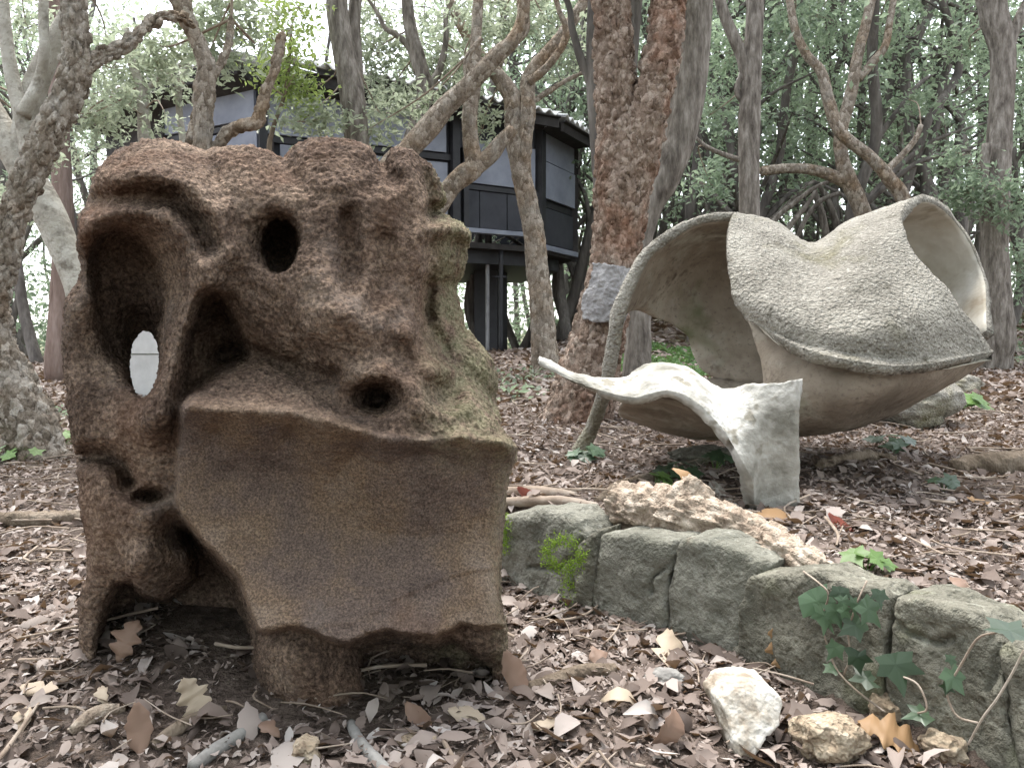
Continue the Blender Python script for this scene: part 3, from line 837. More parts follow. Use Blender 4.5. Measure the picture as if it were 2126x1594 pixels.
def build_stone():
    xs, ys, W, sil, pan = stone_fields()
    W = W.astype(np.float32); silf = sil.astype(np.float32)
    h = 0.0034
    gx = np.arange(-0.80, 0.10, h); gy = np.arange(-0.68, 0.45, h); gd = np.arange(1.12, 1.74, h)
    F = np.empty((len(gx), len(gy), len(gd)), np.float32)
    GX, GY = np.meshgrid(gx, gy, indexing='ij')
    for k, d in enumerate(gd):
        px = GX / d * FPX + CX; py = CY - GY / d * FPX
        u = (px - xs[0]) / 3.0; v = (py - ys[0]) / 3.0
        w = d - D0
        tap = max(0.0, w - 0.16)
        s = bil(silf, u, v) * d / FPX + tap * 0.16 + 1.1 * tap * tap
        f = smax(s, (bil(W, u, v) - w) * 0.75, 0.035)
        f = smax(f, np.float32(w - 0.45), 0.08)
        def ell(cx, cy, cd, rx, ry, rd, r=None):
            ex = (px - cx) / rx; ey = (py - cy) / ry; ez = (w - cd) / rd
            return (np.sqrt(ex * ex + ey * ey + ez * ez) - 1) * (r or 0.03)
        # eye, window through the ear bowl, nostril, hollows under the slab
        f = smax(f, -ell(583, 512, 0.10, 41, 62, 0.14, 0.05), 0.012)
        f = smax(f, -ell(572, 500, 0.02, 50, 62, 0.05, 0.05), 0.03)
        e2 = (np.sqrt(((px - 300 - (py - 755) * -0.05) / 34) ** 2 + ((py - 757) / 74) ** 2) - 1) * 0.03
        f = smax(f, -np.maximum(e2, (0.02 - w)), 0.02)
        f = smax(f, -ell(785, 830, 0.05, 30, 22, 0.08), 0.015)
        f = smax(f, -ell(312, 1030, 0.10, 28, 14, 0.07), 0.01)
        F[:, :, k] = f
    v, q = surface_nets(F, (gx[0], gy[0], gd[0]), h)
    del F
    px = v[:, 0] / v[:, 2] * FPX + CX; py = CY - v[:, 1] / v[:, 2] * FPX
    front = sstep(0.06, 0.02, np.abs(v[:, 2] - D0 - bil(W, (px - xs[0]) / 3, (py - ys[0]) / 3)))
    panel = bil(pan.astype(np.float32), (px - xs[0]) / 3, (py - ys[0]) / 3) * front
    side = sstep(840, 960, px + (py - 700) * 0.05) * sstep(1010, 860, py) * 0.9 + sstep(0.10, 0.2, v[:, 2] - D0) * sstep(850, 950, px) * 0.6
    low = sstep(1000, 1050, px) * sstep(900, 1000, py) * 0.5
    moss = np.clip(side + low, 0, 1)
    wv = cam_to_world(v)
    o = obj('carved_stone', wv, [q], M['tuff'])
    attr(o, 'panel', np.clip(panel, 0, 1)); attr(o, 'moss', moss)
    def rough(p, i):
        a = 1 - 0.62 * panel[i]
        n = mnoise.noise(p * 26) * 0.0018 + mnoise.noise(p * 70) * 0.0022 + mnoise.noise(p * 150) * 0.0030 + mnoise.noise(p * 310) * 0.0026
        pits = min(0.0, mnoise.noise(p * 46 + Vector((5, 2, 1))) + 0.1) * 0.0055
        fold = mnoise.noise(Vector((p.x * 9 + p.z * 14, p.y * 6, p.z * 40))) * 0.0011
        return (n + pits + fold) * a + mnoise.noise(p * 11) * 0.0022 + (mnoise.noise(p * 190) + mnoise.noise(p * 340)) * 0.0009
    roughen(o, rough)
    tag(o, 'large carved brown tuff block with hollow eye hole, ear-shaped window and smooth slanted panel', 'sculpture')
    return o
stone = build_stone()
# ---------------------------------------------------------------- concrete shell sculpture
HOOD_IN = 0
def shell_sculpture():
    root = empty('shell_sculpture', on_ground(1610, 1058), 'grey weathered concrete shell sculpture with hooded bell, arched rim and white front petal', 'sculpture')
    def bumpy(o, a=0.006, sc=38, a2=0.003):
        roughen(o, lambda p, i: mnoise.noise(p * sc) * a * 0.6 + mnoise.noise(p * sc * 2.3) * a2 + mnoise.noise(p * 9) * a)
    hood_rows = [
        [(1640, 740, 2.90), (1720, 760, 2.92), (1800, 770, 2.88), (1940, 765, 2.72), (2056, 690, 2.55)],
        [(1600, 600, 3.02), (1680, 620, 3.06), (1770, 640, 3.06), (1910, 590, 3.0), (2044, 570, 2.80)],
        [(1560, 482, 2.84), (1630, 500, 2.88), (1700, 538, 2.86), (1830, 478, 2.88), (1988, 462, 2.78)],
        [(1522, 449, 2.56), (1606, 470, 2.60), (1684, 514, 2.58), (1780, 460, 2.60), (1925, 412, 2.56)],
        [(1511, 500, 2.42), (1600, 528, 2.38), (1690, 558, 2.36), (1775, 528, 2.34), (1876, 448, 2.40)],
        [(1510, 555, 2.33), (1600, 590, 2.25), (1700, 620, 2.20), (1790, 600, 2.17), (1890, 522, 2.29)],
        [(1524, 608, 2.28), (1612, 655, 2.17), (1720, 688, 2.10), (1850, 682, 2.07), (1972, 622, 2.20)],
        [(1548, 648, 2.26), (1640, 708, 2.14), (1750, 738, 2.08), (1890, 748, 2.07), (2048, 726, 2.22)],
        [(1556, 660, 2.25), (1640, 722, 2.12), (1750, 756, 2.04), (1890, 768, 2.03), (2056, 738, 2.21)]]
    v, f = loft(hood_rows, 16, 9, 0.028)
    hood = obj('hood', v, f, M['concrete'], root)
    bumpy(hood)
    hood.data.materials.append(M['concrete_lit'])  # inner faces take the lightened copy in place of light
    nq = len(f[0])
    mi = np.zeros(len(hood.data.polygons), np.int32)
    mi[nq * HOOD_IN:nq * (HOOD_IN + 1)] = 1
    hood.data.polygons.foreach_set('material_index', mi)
    hood['label'] = 'pebbly grey hood of the bell, open to the right'
    back = [
        [(1286, 655, 2.62), (1332, 545, 2.60), (1420, 474, 2.60), (1520, 452, 2.58), (1620, 480, 2.62)],
        [(1300, 645, 2.72), (1362, 580, 2.80), (1445, 525, 2.86), (1540, 520, 2.86), (1640, 560, 2.84)],
        [(1312, 638, 2.80), (1392, 622, 2.95), (1468, 610, 3.02), (1560, 620, 3.0), (1660, 650, 2.95)],
        [(1326, 636, 2.88), (1424, 694, 3.0), (1462, 772, 2.98), (1560, 800, 2.90), (1670, 800, 2.80)]]
    v, f = loft(back, 14, 12, 0.022)
    o = obj('back_wall', v, f, M['concrete_smooth'], root)
    bumpy(o, 0.004, 20, 0.001)
    # rim: flattened rib from the foot, over the arch, to the hood
    foot = on_ground(1196, 934)
    pts = [(*(foot - Vector((0, 0, 0.04))), 0.034)]
    for px, py, d, r in ((1232, 880, depth_of(foot) - 0.06, 0.026), (1258, 800, 2.68, 0.024), (1272, 720, 2.63, 0.024), (1287, 640, 2.61, 0.024), (1330, 545, 2.6, 0.020), (1375, 500, 2.6, 0.018), (1430, 466, 2.6, 0.016), (1480, 452, 2.585, 0.015), (1524, 449, 2.57, 0.015)):
        pts.append((*P(px, py, d), r))
    v, f = tube(pts, 14, 0.012, bark_plain(0.10, 0.02))
    o = obj('arch_rib', v, f, M['concrete'], root)
    bumpy(o, 0.004, 45, 0.002)
    bowl = [
        [(1560, 668, 2.32), (1650, 730, 2.20), (1750, 760, 2.12), (1890, 768, 2.10), (2050, 738, 2.24)],
        [(1590, 760, 2.28), (1660, 790, 2.17), (1760, 805, 2.10), (1870, 800, 2.12), (1995, 775, 2.25)],
        [(1590, 850, 2.32), (1665, 852, 2.22), (1745, 852, 2.17), (1830, 838, 2.20), (1925, 815, 2.30)],
        [(1590, 892, 2.45), (1655, 894, 2.36), (1720, 890, 2.33), (1790, 874, 2.36), (1870, 845, 2.42)],
        [(1600, 885, 2.68), (1660, 885, 2.62), (1720, 880, 2.60), (1790, 868, 2.58), (1870, 842, 2.58)],
        [(1620, 800, 2.92), (1690, 810, 2.90), (1750, 810, 2.88), (1830, 800, 2.82), (1930, 785, 2.70)]]
    v, f = loft(bowl, 12, 9, 0.026)
    o = obj('bowl', v, f, M['concrete_smooth'], root)
    bumpy(o, 0.004, 25, 0.0015)
    hull = [
        [(1300, 822, 2.12), (1390, 826, 2.06), (1470, 860, 2.02), (1540, 905, 2.0)],
        [(1285, 845, 2.30), (1385, 868, 2.24), (1480, 888, 2.18), (1570, 902, 2.16)],
        [(1300, 860, 2.45), (1395, 895, 2.42), (1500, 906, 2.40), (1610, 895, 2.38)],
        [(1330, 850, 2.70), (1425, 868, 2.72), (1520, 872, 2.70), (1640, 862, 2.66)],
        [(1350, 812, 2.90), (1450, 790, 2.95), (1560, 796, 2.92), (1670, 800, 2.86)]]
    v, f = loft(hull, 12, 9, 0.024)
    o = obj('lower_shell', v, f, M['concrete_smooth'], root)
    bumpy(o, 0.004, 25, 0.0015)
    top = [(1119, 743), (1205, 783), (1290, 791), (1345, 763), (1420, 768), (1490, 811), (1560, 804), (1620, 797), (1660, 787)]
    bot = [(1124, 757), (1215, 803), (1310, 832), (1385, 818), (1440, 842), (1500, 905), (1546, 985), (1566, 1068), (1655, 1070)]
    dt = [2.14, 2.14, 2.16, 2.22, 2.2, 2.1, 2.02, 1.98, 1.95]
    leg_d = depth_of(root.location)
    db = [2.1, 2.08, 2.03, 2.0, 1.97, 1.95, 1.93, leg_d, leg_d]
    rows = []
    for k in range(5):
        t = k / 4
        rows.append([((1 - t) * a[0] + t * b[0], (1 - t) * a[1] + t * b[1] + 14 * math.sin(math.pi * t) * (-1 if i in (3, 4) else 0), (1 - t) * d1 + t * d2 - 0.016 * math.sin(math.pi * t)) for i, (a, b, d1, d2) in enumerate(zip(top, bot, dt, db))])
    v, f = loft(rows, 12, 14, [0.010, 0.016, 0.019, 0.021, 0.022, 0.024, 0.026, 0.032, 0.038])
    o = obj('front_petal', v, f, M['concrete_white'], root)
    bumpy(o, 0.004, 40, 0.002)
    roughen(o, lambda p, i: mnoise.noise(p * 120) * 0.0018 + max(0.0, mnoise.noise(p * 30)) * 0.003)
    o['label'] = 'white crusted petal curling forward and running down into a leg'
    return root
shell_sculpture()

def outline_solid(name, poly_px, plane_a, plane_b, thick, rnd_r, mat, h=0.006, parent=None, wob=0.006, cracks=(), lean=0.0, seed=0):
    """a stone whose front outline is known: front face in the upright plane through ground points a-b, body going back"""
    a, b = Vector(plane_a), Vector(plane_b)
    t = Vector((b.x - a.x, b.y - a.y, 0)).normalized()
    nrm = Vector((-t.y, t.x, 0))
    if nrm.y < 0: nrm = -nrm
    pts = []
    for px, py in poly_px:
        r = P(px, py, 1.0) - cam.location
        k = (a - cam.location).dot(nrm) / r.dot(nrm)
        q = cam.location + r * k
        pts.append(((q - a).dot(t), q.z))
    pts = np.array(pts)
    sx = np.arange(pts[:, 0].min() - 0.04, pts[:, 0].max() + 0.04, h)
    sz = np.arange(pts[:, 1].min() - 0.04, pts[:, 1].max() + 0.04, h)
    sw = np.arange(-0.05, thick + 0.05, h)
    X, Z = np.meshgrid(sx, sz, indexing='ij')
    d2 = poly_sdf(pts, X, Z) + rnd_r
    wv = 0.012 * (vnoise(X + seed * 3.3, Z + 5, 0.06, seed) - 0.5) + 0.014 * (vnoise(X + seed, Z + 2, 0.16, seed + 3) - 0.5)
    for ln in cracks:
        lp = []
        for px, py in ln:
            r = P(px, py, 1.0) - cam.location
            k = (a - cam.location).dot(nrm) / r.dot(nrm)
            q = cam.location + r * k
            lp.append(((q - a).dot(t), q.z))
        wv = wv + 0.014 * np.exp(-(line_dist(lp, X, Z) / 0.0045) ** 2)
    F = np.empty((len(sx), len(sz), len(sw)))
    for k, w in enumerate(sw):
        dw = np.abs(w - thick / 2 - wv) - thick / 2 + rnd_r
        F[:, :, k] = np.minimum(np.maximum(d2, dw), 0) + np.sqrt(np.maximum(d2, 0) ** 2 + np.maximum(dw, 0) ** 2) - rnd_r
    v, q = surface_nets(F, (sx[0], sz[0], sw[0]), h)
    wp = np.array(a)[None] * np.array([1, 1, 0]) + v[:, :1] * np.array(t)[None] + v[:, 2:3] * np.array(nrm)[None] + v[:, 1:2] * np.array([[0, 0, 1.0]])
    wp = wp + lean * (v[:, 1:2] - pts[:, 1].min()) * np.array(nrm)[None]
    o = obj(name, wp, [q[:, ::-1] if True else q], mat, parent)
    off = Vector((seed * 2.7, seed * 1.3, 0))
    def rg(p, i):
        dd, pp = mnoise.voronoi(p * 13 + off)
        facet = (mnoise.cell(pp[0] * 5.1) - 0.5) * min(1.0, (dd[1] - dd[0]) * 3)
        return mnoise.noise(p * 22 + off) * wob + facet * wob * 0.5 + mnoise.noise(p * 60 + off) * wob * 0.4 + mnoise.noise(p * 140 + off) * wob * 0.3
    roughen(o, rg)
    return o
EDGE_GROUP = 'edging stones along the raised bed'
def gnd0(px, py):
    return G(px, py, 0.0)
edging = [
    ([(985, 1120), (1005, 1085), (1040, 1068), (1075, 1062), (1115, 1059), (1158, 1063), (1188, 1085), (1206, 1118), (1202, 1180), (1195, 1290), (1100, 1290), (985, 1260)], (1040, 1212), (1195, 1262), 0.13, 0.024, 'sandstone',
     [[(1085, 1180), (1130, 1182), (1148, 1190), (1172, 1160)], [(1196, 1120), (1176, 1170), (1186, 1230)]], 'rounded grey green edging stone beside the carved block, moss on its right corner'),
    ([(1192, 1132), (1212, 1112), (1234, 1104), (1230, 1180), (1226, 1300), (1190, 1300)], (1190, 1262), (1228, 1272), 0.10, 0.009, 'sandstone_dark', [], 'narrow mossy wedge of stone between two wider edging stones'),
    ([(1232, 1112), (1262, 1106), (1310, 1112), (1385, 1126), (1392, 1150), (1380, 1200), (1376, 1350), (1300, 1340), (1224, 1300), (1226, 1200)], (1226, 1268), (1376, 1318), 0.12, 0.014, 'sandstone',
     [[(1388, 1165), (1350, 1200), (1345, 1230)]], 'smooth grey green edging stone second from the carved block, flat sloping top'),
    ([(1386, 1150), (1398, 1126), (1420, 1117), (1462, 1121), (1512, 1146), (1560, 1165), (1590, 1180), (1560, 1230), (1520, 1390), (1440, 1380), (1376, 1350), (1380, 1220)], (1376, 1318), (1515, 1362), 0.12, 0.016, 'sandstone',
     [], 'smooth grey edging stone in the middle of the row with a humped top'),
    ([(1512, 1350), (1522, 1260), (1536, 1205), (1556, 1192), (1610, 1192), (1672, 1184), (1706, 1196), (1740, 1216), (1800, 1228), (1832, 1246), (1836, 1300), (1826, 1420), (1820, 1540), (1650, 1490), (1500, 1420)], (1515, 1366), (1815, 1492), 0.10, 0.009, 'sandstone_dark',
     [[(1538, 1200), (1522, 1260), (1520, 1340)]], 'large rough grey slab edging stone with ivy hanging over its right end'),
    ([(1836, 1240), (1880, 1240), (1940, 1262), (2000, 1284), (2040, 1318), (2058, 1350), (2070, 1440), (2110, 1640), (1960, 1640), (1815, 1560), (1822, 1440)], (1815, 1492), (2050, 1600), 0.12, 0.012, 'sandstone_dark',
     [[(1836, 1290), (1870, 1320), (1930, 1342), (1960, 1330)], [(2045, 1330), (2055, 1390), (2040, 1440)]], 'dark mossy edging stone right of the ivy slab with a flaking face'),
    ([(2056, 1360), (2075, 1338), (2126, 1326), (2190, 1335), (2260, 1370), (2300, 1700), (2110, 1690), (2070, 1470)], (2050, 1600), (2260, 1680), 0.12, 0.025, 'sandstone_dark',
     [], 'mossy edging stone at the near end of the row, cut by the right border')]
edge_objs = []
for k, (pl, ga, gb, th, rr, mt, cr, lb) in enumerate(edging):
    o = outline_solid('edging_stone', pl, gnd0(*ga), gnd0(*gb), th, rr, M[mt], 0.005, None, 0.0048, cr, 0.06, k + 1)
    tag(o, lb, 'stone', EDGE_GROUP)
    edge_objs.append(o)
# ---------------------------------------------------------------- black house on stilts
def box_between(a, b, z0, z1, t, off=0.0, inset=0.0):
    """upright board along plan line a-b, from z0 to z1, t thick, its face pushed out by off (towards the camera side)"""
    a, b = Vector((a[0], a[1], 0)), Vector((b[0], b[1], 0))
    d = (b - a).normalized()
    n = Vector((d.y, -d.x, 0))
    a2, b2 = a + d * inset, b - d * inset
    v = []
    for p in (a2, b2):
        for o in (off, off - t):
            for z in (z0, z1):
                q = p + n * o
                v.append((q.x, q.y, z))
    f = np.array([(0, 1, 5, 4), (2, 6, 7, 3), (0, 2, 3, 1), (4, 5, 7, 6), (1, 3, 7, 5), (0, 4, 6, 2)])
    return np.array(v), [f]
def house():
    def plan(px, d):
        p = P(px, 700, d)
        return (p.x, p.y)
    c = [plan(232, 11.0), plan(350, 9.8), plan(545, 9.0), plan(942, 10.0), plan(1118, 10.7), plan(1192, 11.8), plan(1100, 14.5), plan(500, 14.5), plan(232, 13.0)]
    base = Vector((c[3][0], c[3][1], gz(*c[3])))
    root = empty('stilt_house', base, 'dark blue grey panelled house on stilts with corrugated roof behind the trees', 'house')
    def z_at(px, py, d):
        return P(px, py, d).z
    top = 3.36
    def lerp(a, b, t):
        return (a[0] + (b[0] - a[0]) * t, a[1] + (b[1] - a[1]) * t)
    def board(name, a, b, z0, z1, mat, t=0.04, off=0.0, inset=0.0):
        v, f = box_between(a, b, z0, z1, t, off, inset)
        return obj(name, v, f, M[mat], root, False)
    # core walls set back, dark
    for i in range(1, 9):
        a, b = c[i], c[(i + 1) % 9]
        board('core_wall', a, b, 1.95, top, 'panel_dark', 0.05, -0.06)
    # boards face by face: (corner index, t0, t1, z0, z1, material, push)
    fl = 1.95
    for i, t0, t1, z0, z1, mt, off in (
        (1, 0.0, 0.97, 3.02, 3.50, 'panel_blue', 0.02), (1, 0.03, 0.48, fl, 2.92, 'panel_blue', -0.01), (1, 0.50, 0.97, fl, 2.92, 'panel_blue', -0.012),
        (2, 0.04, 0.46, 2.86, 3.34, 'panel_blue', 0.01), (2, 0.47, 0.96, 2.86, 3.34, 'panel_blue', 0.012), (2, 0.10, 0.52, fl, 2.76, 'panel_blue', -0.012), (2, 0.54, 0.97, fl, 2.74, 'panel_blue', -0.01),
        (3, 0.16, 0.95, 2.53, 3.06, 'panel_blue', 0.01), (3, 0.03, 0.30, 1.98, 2.44, 'panel_dark', -0.02), (3, 0.31, 0.62, 1.98, 2.44, 'panel_dark', -0.022), (3, 0.63, 0.97, 1.98, 2.44, 'panel_dark', -0.02),
        (4, 0.10, 0.96, 2.96, 3.42, 'panel_blue', 0.01), (4, 0.12, 0.95, 2.46, 2.94, 'panel_blue', 0.03), (4, 0.12, 0.95, 1.86, 2.34, 'panel_dark', 0.0)):
        a, b = c[i], c[i + 1]
        board('board', lerp(a, b, t0), lerp(a, b, t1), z0, min(z1, 3.33), mt, 0.04, off)
    # posts and door jambs
    for i, t, w, z0, z1 in ((1, 0.0, 0.05, fl, top), (2, 0.0, 0.09, fl, top), (2, 0.045, 0.05, fl, 2.78), (3, -0.02, 0.10, fl, top), (3, 0.10, 0.07, fl, 2.95), (4, 0.0, 0.12, 1.7, top), (5, 0.0, 0.05, 1.7, top)):
        a, b = c[i], c[i + 1]
        L = math.hypot(b[0] - a[0], b[1] - a[1])
        board('post', lerp(a, b, t), lerp(a, b, t + w / L), z0, z1, 'steel_black' if w > 0.055 else 'timber_dark', 0.10, 0.05)
    # bands under the boards, floor edge, ledges
    for i, z0, z1, off, mt in ((1, 2.94, 3.0, 0.0, 'steel_black'), (2, 2.77, 2.84, 0.0, 'steel_black'), (3, 2.45, 2.51, 0.0, 'steel_black'), (3, 1.90, 1.955, 0.10, 'panel_blue'), (4, 2.36, 2.44, -0.03, 'steel_black'), (4, 1.76, 1.83, 0.06, 'panel_blue'), (1, 1.80, 1.94, 0.02, 'steel_black'), (2, 1.80, 1.94, 0.02, 'steel_black')):
        board('ledge', c[i], c[i + 1], z0, z1, mt, 0.12, off)
    def poly_slab(name, pts, z0, z1, mat):
        n = len(pts)
        v = np.array([(p[0], p[1], z0) for p in pts] + [(p[0], p[1], z1) for p in pts])
        cx_, cy_ = np.mean([p[0] for p in pts]), np.mean([p[1] for p in pts])
        v = np.vstack([v, (cx_, cy_, z0), (cx_, cy_, z1)])
        q, t = [], []
        for k in range(n):
            k2 = (k + 1) % n
            q.append((k, k2, n + k2, n + k)); t.append((2 * n, k2, k)); t.append((2 * n + 1, n + k, n + k2))
        return obj(name, v, [np.array(q), np.array(t)], M[mat], root, False)
    poly_slab('floor_slab', c[1:8], 1.72, 1.79, 'timber_dark')
    poly_slab('underframe', [lerp(p, (0.0 - 1.0, 12.0), 0.12) for p in c[1:8]], 1.55, 1.72, 'steel_black')
    # porch at the far left: glazed corner
    board('porch_beam', c[0], c[1], 2.95, 3.34, 'timber_dark', 0.08, 0.0)
    board('porch_floor', c[0], c[1], 1.8, 1.95, 'timber_dark', 1.2, 0.0)
    for t in (0.0, 0.32):
        p = lerp(c[0], c[1], t)
        v, f = box_between(p, lerp(c[0], c[1], t + 0.04), 1.95, 2.96, 0.06, 0.0)
        obj('porch_post', v, f, M['steel_black'], root, False)
    v, f = box_between(lerp(c[0], c[1], 0.05), lerp(c[0], c[1], 0.31), 1.98, 2.94, 0.012, -0.02)
    obj('pane', v, f, M['glass'], root, False)
    # corrugated roof: one sheet per side, rising to the middle
    mid = np.array([-1.0, 12.2])
    def roof_sheet(a, b, ov, za, zb, z_m):
        z_e = min(za, zb)
        a, b = np.array(a), np.array(b)
        d = (b - a) / np.linalg.norm(b - a)
        n = np.array([d[1], -d[0]])
        a2, b2 = a + n * ov - d * 0.06, b + n * ov + d * 0.06
        L = np.linalg.norm(b2 - a2)
        nu = int(L / 0.022)
        us = np.linspace(0, 1, nu + 1)
        ws = np.linspace(0, 1, 7) * 0.8
        vv = []
        for w in ws:
            for u in us:
                e = a2 + (b2 - a2) * u
                p = e * (1 - w) + mid * w
                ze = za + (zb - za) * u
                z = ze + (z_m - ze) * w + 0.028 * math.sin(u * L / 0.17 * 2 * math.pi) * (1 - 0.6 * w)
                vv.append((p[0], p[1], z))
        vv = np.array(vv); C_ = nu + 1; R_ = len(ws)
        i_ = np.arange(R_ - 1)[:, None] * C_; j_ = np.arange(C_ - 1)[None]
        q = np.stack([i_ + j_, i_ + j_ + 1, i_ + C_ + j_ + 1, i_ + C_ + j_], -1).reshape(-1, 4)
        N = len(vv)
        under = vv - np.array([0, 0, 0.02])
        edge = np.stack([np.arange(nu), np.arange(nu) + 1, np.arange(nu) + 1 + N, np.arange(nu) + N], 1)
        sheet = obj('roof_sheet', np.vstack([vv, under]), [q, q[:, ::-1] + N, edge[:, ::-1]], M['roof'], root)
        # fascia under the sheet
        v, f = box_between(tuple(a2 - n * 0.05), tuple(b2 - n * 0.05), z_e - 0.17, z_e - 0.06, 0.03, 0.0)
        obj('fascia', v, f, M['timber_dark'], sheet, False)
        vs = np.array([(*a2, z_e - 0.05), (*b2, z_e - 0.05), (*b, top - 0.04), (*a, top - 0.04)])
        vs = np.vstack([vs, vs + np.array([0, 0, 0.015])])
        fs = np.array([(0, 3, 2, 1), (4, 5, 6, 7), (0, 1, 5, 4), (1, 2, 6, 5), (2, 3, 7, 6), (3, 0, 4, 7)])
        obj('soffit', vs, [fs], M['timber_dark'], sheet, False)
    for i in (0, 1, 2, 3, 4):
        zc = [3.48, 3.56, 3.60, 3.50, 3.45, 3.42, 3.42]
        roof_sheet(c[i], c[i + 1], 0.42, zc[i], zc[i + 1], 4.0)
    # legs: dark pier, braces, two pale poles
    def pole(name, px, y0, y1, d, r, mat):
        p = P(px, y0, d); q = P(px, y1, d)
        z0 = gz(p.x, p.y) - 0.05
        v, f = tube([(p.x, p.y, 1.75, r), (p.x, p.y, (1.75 + z0) / 2, r), (p.x, p.y, z0, r)], 10, 0.2)
        return obj(name, v, f, M[mat], root)
    pole('stilt', 1012, 545, 720, 10.6, 0.026, 'steel_light')
    pole('stilt', 1040, 545, 720, 10.4, 0.03, 'steel_black')
    pole('stilt', 800, 545, 720, 9.8, 0.06, 'steel_black')
    pole('stilt', 420, 545, 720, 10.2, 0.06, 'steel_black')
    a, b = plan(985, 11.6), plan(1032, 11.5)
    v, f = box_between(a, b, gz(*a) - 0.05, 1.6, 0.5, 0.0)
    obj('pier', v, f, M['steel_black'], root, False)
    p1, p2 = P(1022, 575, 10.4), P(1052, 575, 10.4)
    v, f = tube([(*p1, 0.015), (*((p1 + p2) / 2), 0.015), (*p2, 0.015)], 8, 0.05)
    obj('clamp_bar', v, f, M['steel_black'], root)
    return root
house()
# ---------------------------------------------------------------- trees
LEAF4 = np.array([(0, -0.5, 0), (0.22, 0.0, 0.07), (0, 0.5, -0.05), (-0.22, 0.0, 0.07)])
LEAF4F = [np.array([(0, 1, 2), (0, 2, 3)])]
def leaf_cloud(centers, n_each, sigma, size, up=0.35, rs=None):
    """clumps of small leaves round the given centres"""
    rs = rs or rng
    centers = np.asarray(centers, float)
    N = len(centers) * n_each
    pos = np.repeat(centers, n_each, 0) + rs.normal(0, 1, (N, 3)) * np.array([sigma, sigma, sigma * 0.7])
    nrm = rs.normal(0, 1, (N, 3)); nrm[:, 2] = np.abs(nrm[:, 2]) + up
    R = rot_from(nrm, rs.uniform(0, 6.28, N))
    return leaf_batch(LEAF4, LEAF4F, pos, R, size * rs.uniform(0.6, 1.35, N))
def blob_centers(px, py, rx, ry, d, n, dd=None):
    """n clump centres inside an ellipsoid seen at (px, py) with radii in photo pixels, at depth d"""
    u = rng.normal(0, 1, (n, 3)); u /= np.linalg.norm(u, axis=1)[:, None]
    u *= rng.uniform(0.15, 1, n)[:, None] ** 0.5
    dd = dd or max(rx, ry) * d / FPX
    c = P(px, py, d)
    return np.array(c)[None] + u * np.array([rx * d / FPX, dd, ry * d / FPX])
def sprig(pts_from, pts_to, r=0.004):
    """thin twigs joining clumps to a limb"""
    out = []
    for a, b in zip(pts_from, pts_to):
        m = (np.array(a) + np.array(b)) / 2 + rng.normal(0, 0.05, 3)
        out.append(tube([(*a, r), (*m, r * 0.8), (*b, r * 0.4)], 4, 0.12, cap=False))
    return out

def traced_tree(name, label, mat, d, stems, bark, sides, blobs=(), leaf='leaf_oak', group='trees round the clearing', step=None, lsize=0.068, ground_base=True, cat='tree', n_leaf=22, sig=0.085):
    """stems: list of dicts(pts=[(px, py, r_px[, depth shift])], part='trunk'|'branch')"""
    def w3(pt):
        dd = d + (pt[3] if len(pt) > 3 else 0)
        return (*P(pt[0], pt[1], dd), pt[2] * dd / FPX)
    tr = [w3(p) for p in stems[0]]
    if ground_base:
        b = tr[0]
        if b[2] > gz(b[0], b[1]) + 0.02:
            g0 = gz(b[0], b[1])
            hgt = b[2] - g0
            lean = rng.uniform(-0.1, 0.1, 2) * hgt
            tr = [(b[0] + lean[0], b[1] + lean[1] + 0.1, g0 - 0.05, b[3] * 1.25), (b[0] + lean[0] * 0.4, b[1] + lean[1] * 0.4 + 0.05, g0 + hgt * 0.5, b[3] * 1.05)] + tr
        else:
            tr[0] = (b[0], b[1], gz(b[0], b[1]) - 0.06, b[3])
    root = empty(name, (tr[0][0], tr[0][1], gz(tr[0][0], tr[0][1])), label, cat, group)
    tips, high = [], []
    for k, st in enumerate(stems):
        pts = list(tr) if k == 0 else [w3(p) for p in st]
        if st[-1][1] < 10 and len(st) > 2:            # the stem goes on above the frame and thins out
            a, b = np.array(pts[-2]), np.array(pts[-1])
            dr = b[:3] - a[:3]; dr /= np.linalg.norm(dr)
            for q in range(1, 5):
                dr = dr + rng.normal(0, 0.16, 3) + np.array([0, 0, 0.05]); dr /= np.linalg.norm(dr)
                pts.append((*(np.array(pts[-1][:3]) + dr * 0.42), b[3] * (1 - 0.2 * q)))
            top_c = np.array(pts[-1][:3])
            high.append(top_c + rng.normal(0, 0.35, (12, 3)))
        v, f = tube(pts, sides if k == 0 else max(8, int(sides * 0.75)), step, bark, seed=k + len(name))
        obj('trunk' if k == 0 else 'branch', v, f, M[mat], root)
        tips += [np.array(p[:3]) for p in pts[len(pts) // 2:]]
    if blobs or high:
        cs, tw = list(high), []
        tips = np.array(tips)
        for bl in blobs:
            px, py, rx, ry, dd, n = bl[:6]
            cc = blob_centers(px, py, rx, ry, d + dd, int(n * 1.15))
            cs.append(cc)
            c0 = cc.mean(0)
            near = tips[np.argmin(np.linalg.norm(tips - c0, axis=1))]
            m = c0 + rng.normal(0, 0.04, 3)
            if np.linalg.norm(near - c0) < 2.2:
                tw.append(tube([(*near, 0.009), (*((near + m) / 2 + rng.normal(0, 0.08, 3)), 0.007), (*m, 0.004)], 5, 0.08, cap=False))
            sel = rng.choice(len(cc), max(1, len(cc) // 3), replace=False)
            tw += sprig(np.repeat(m[None], len(sel), 0), cc[sel], 0.0035)
        cs = np.vstack(cs)
        v, f = leaf_cloud(cs, n_leaf, sig, lsize)
        obj('crown', v, f, M[leaf], root, False)
        if tw:
            v, f = merge(tw)
            o = obj('twigs', v, f, M['twig'], root)
            o['kind'] = 'stuff'
    return root

TREES = 'trees round the clearing'
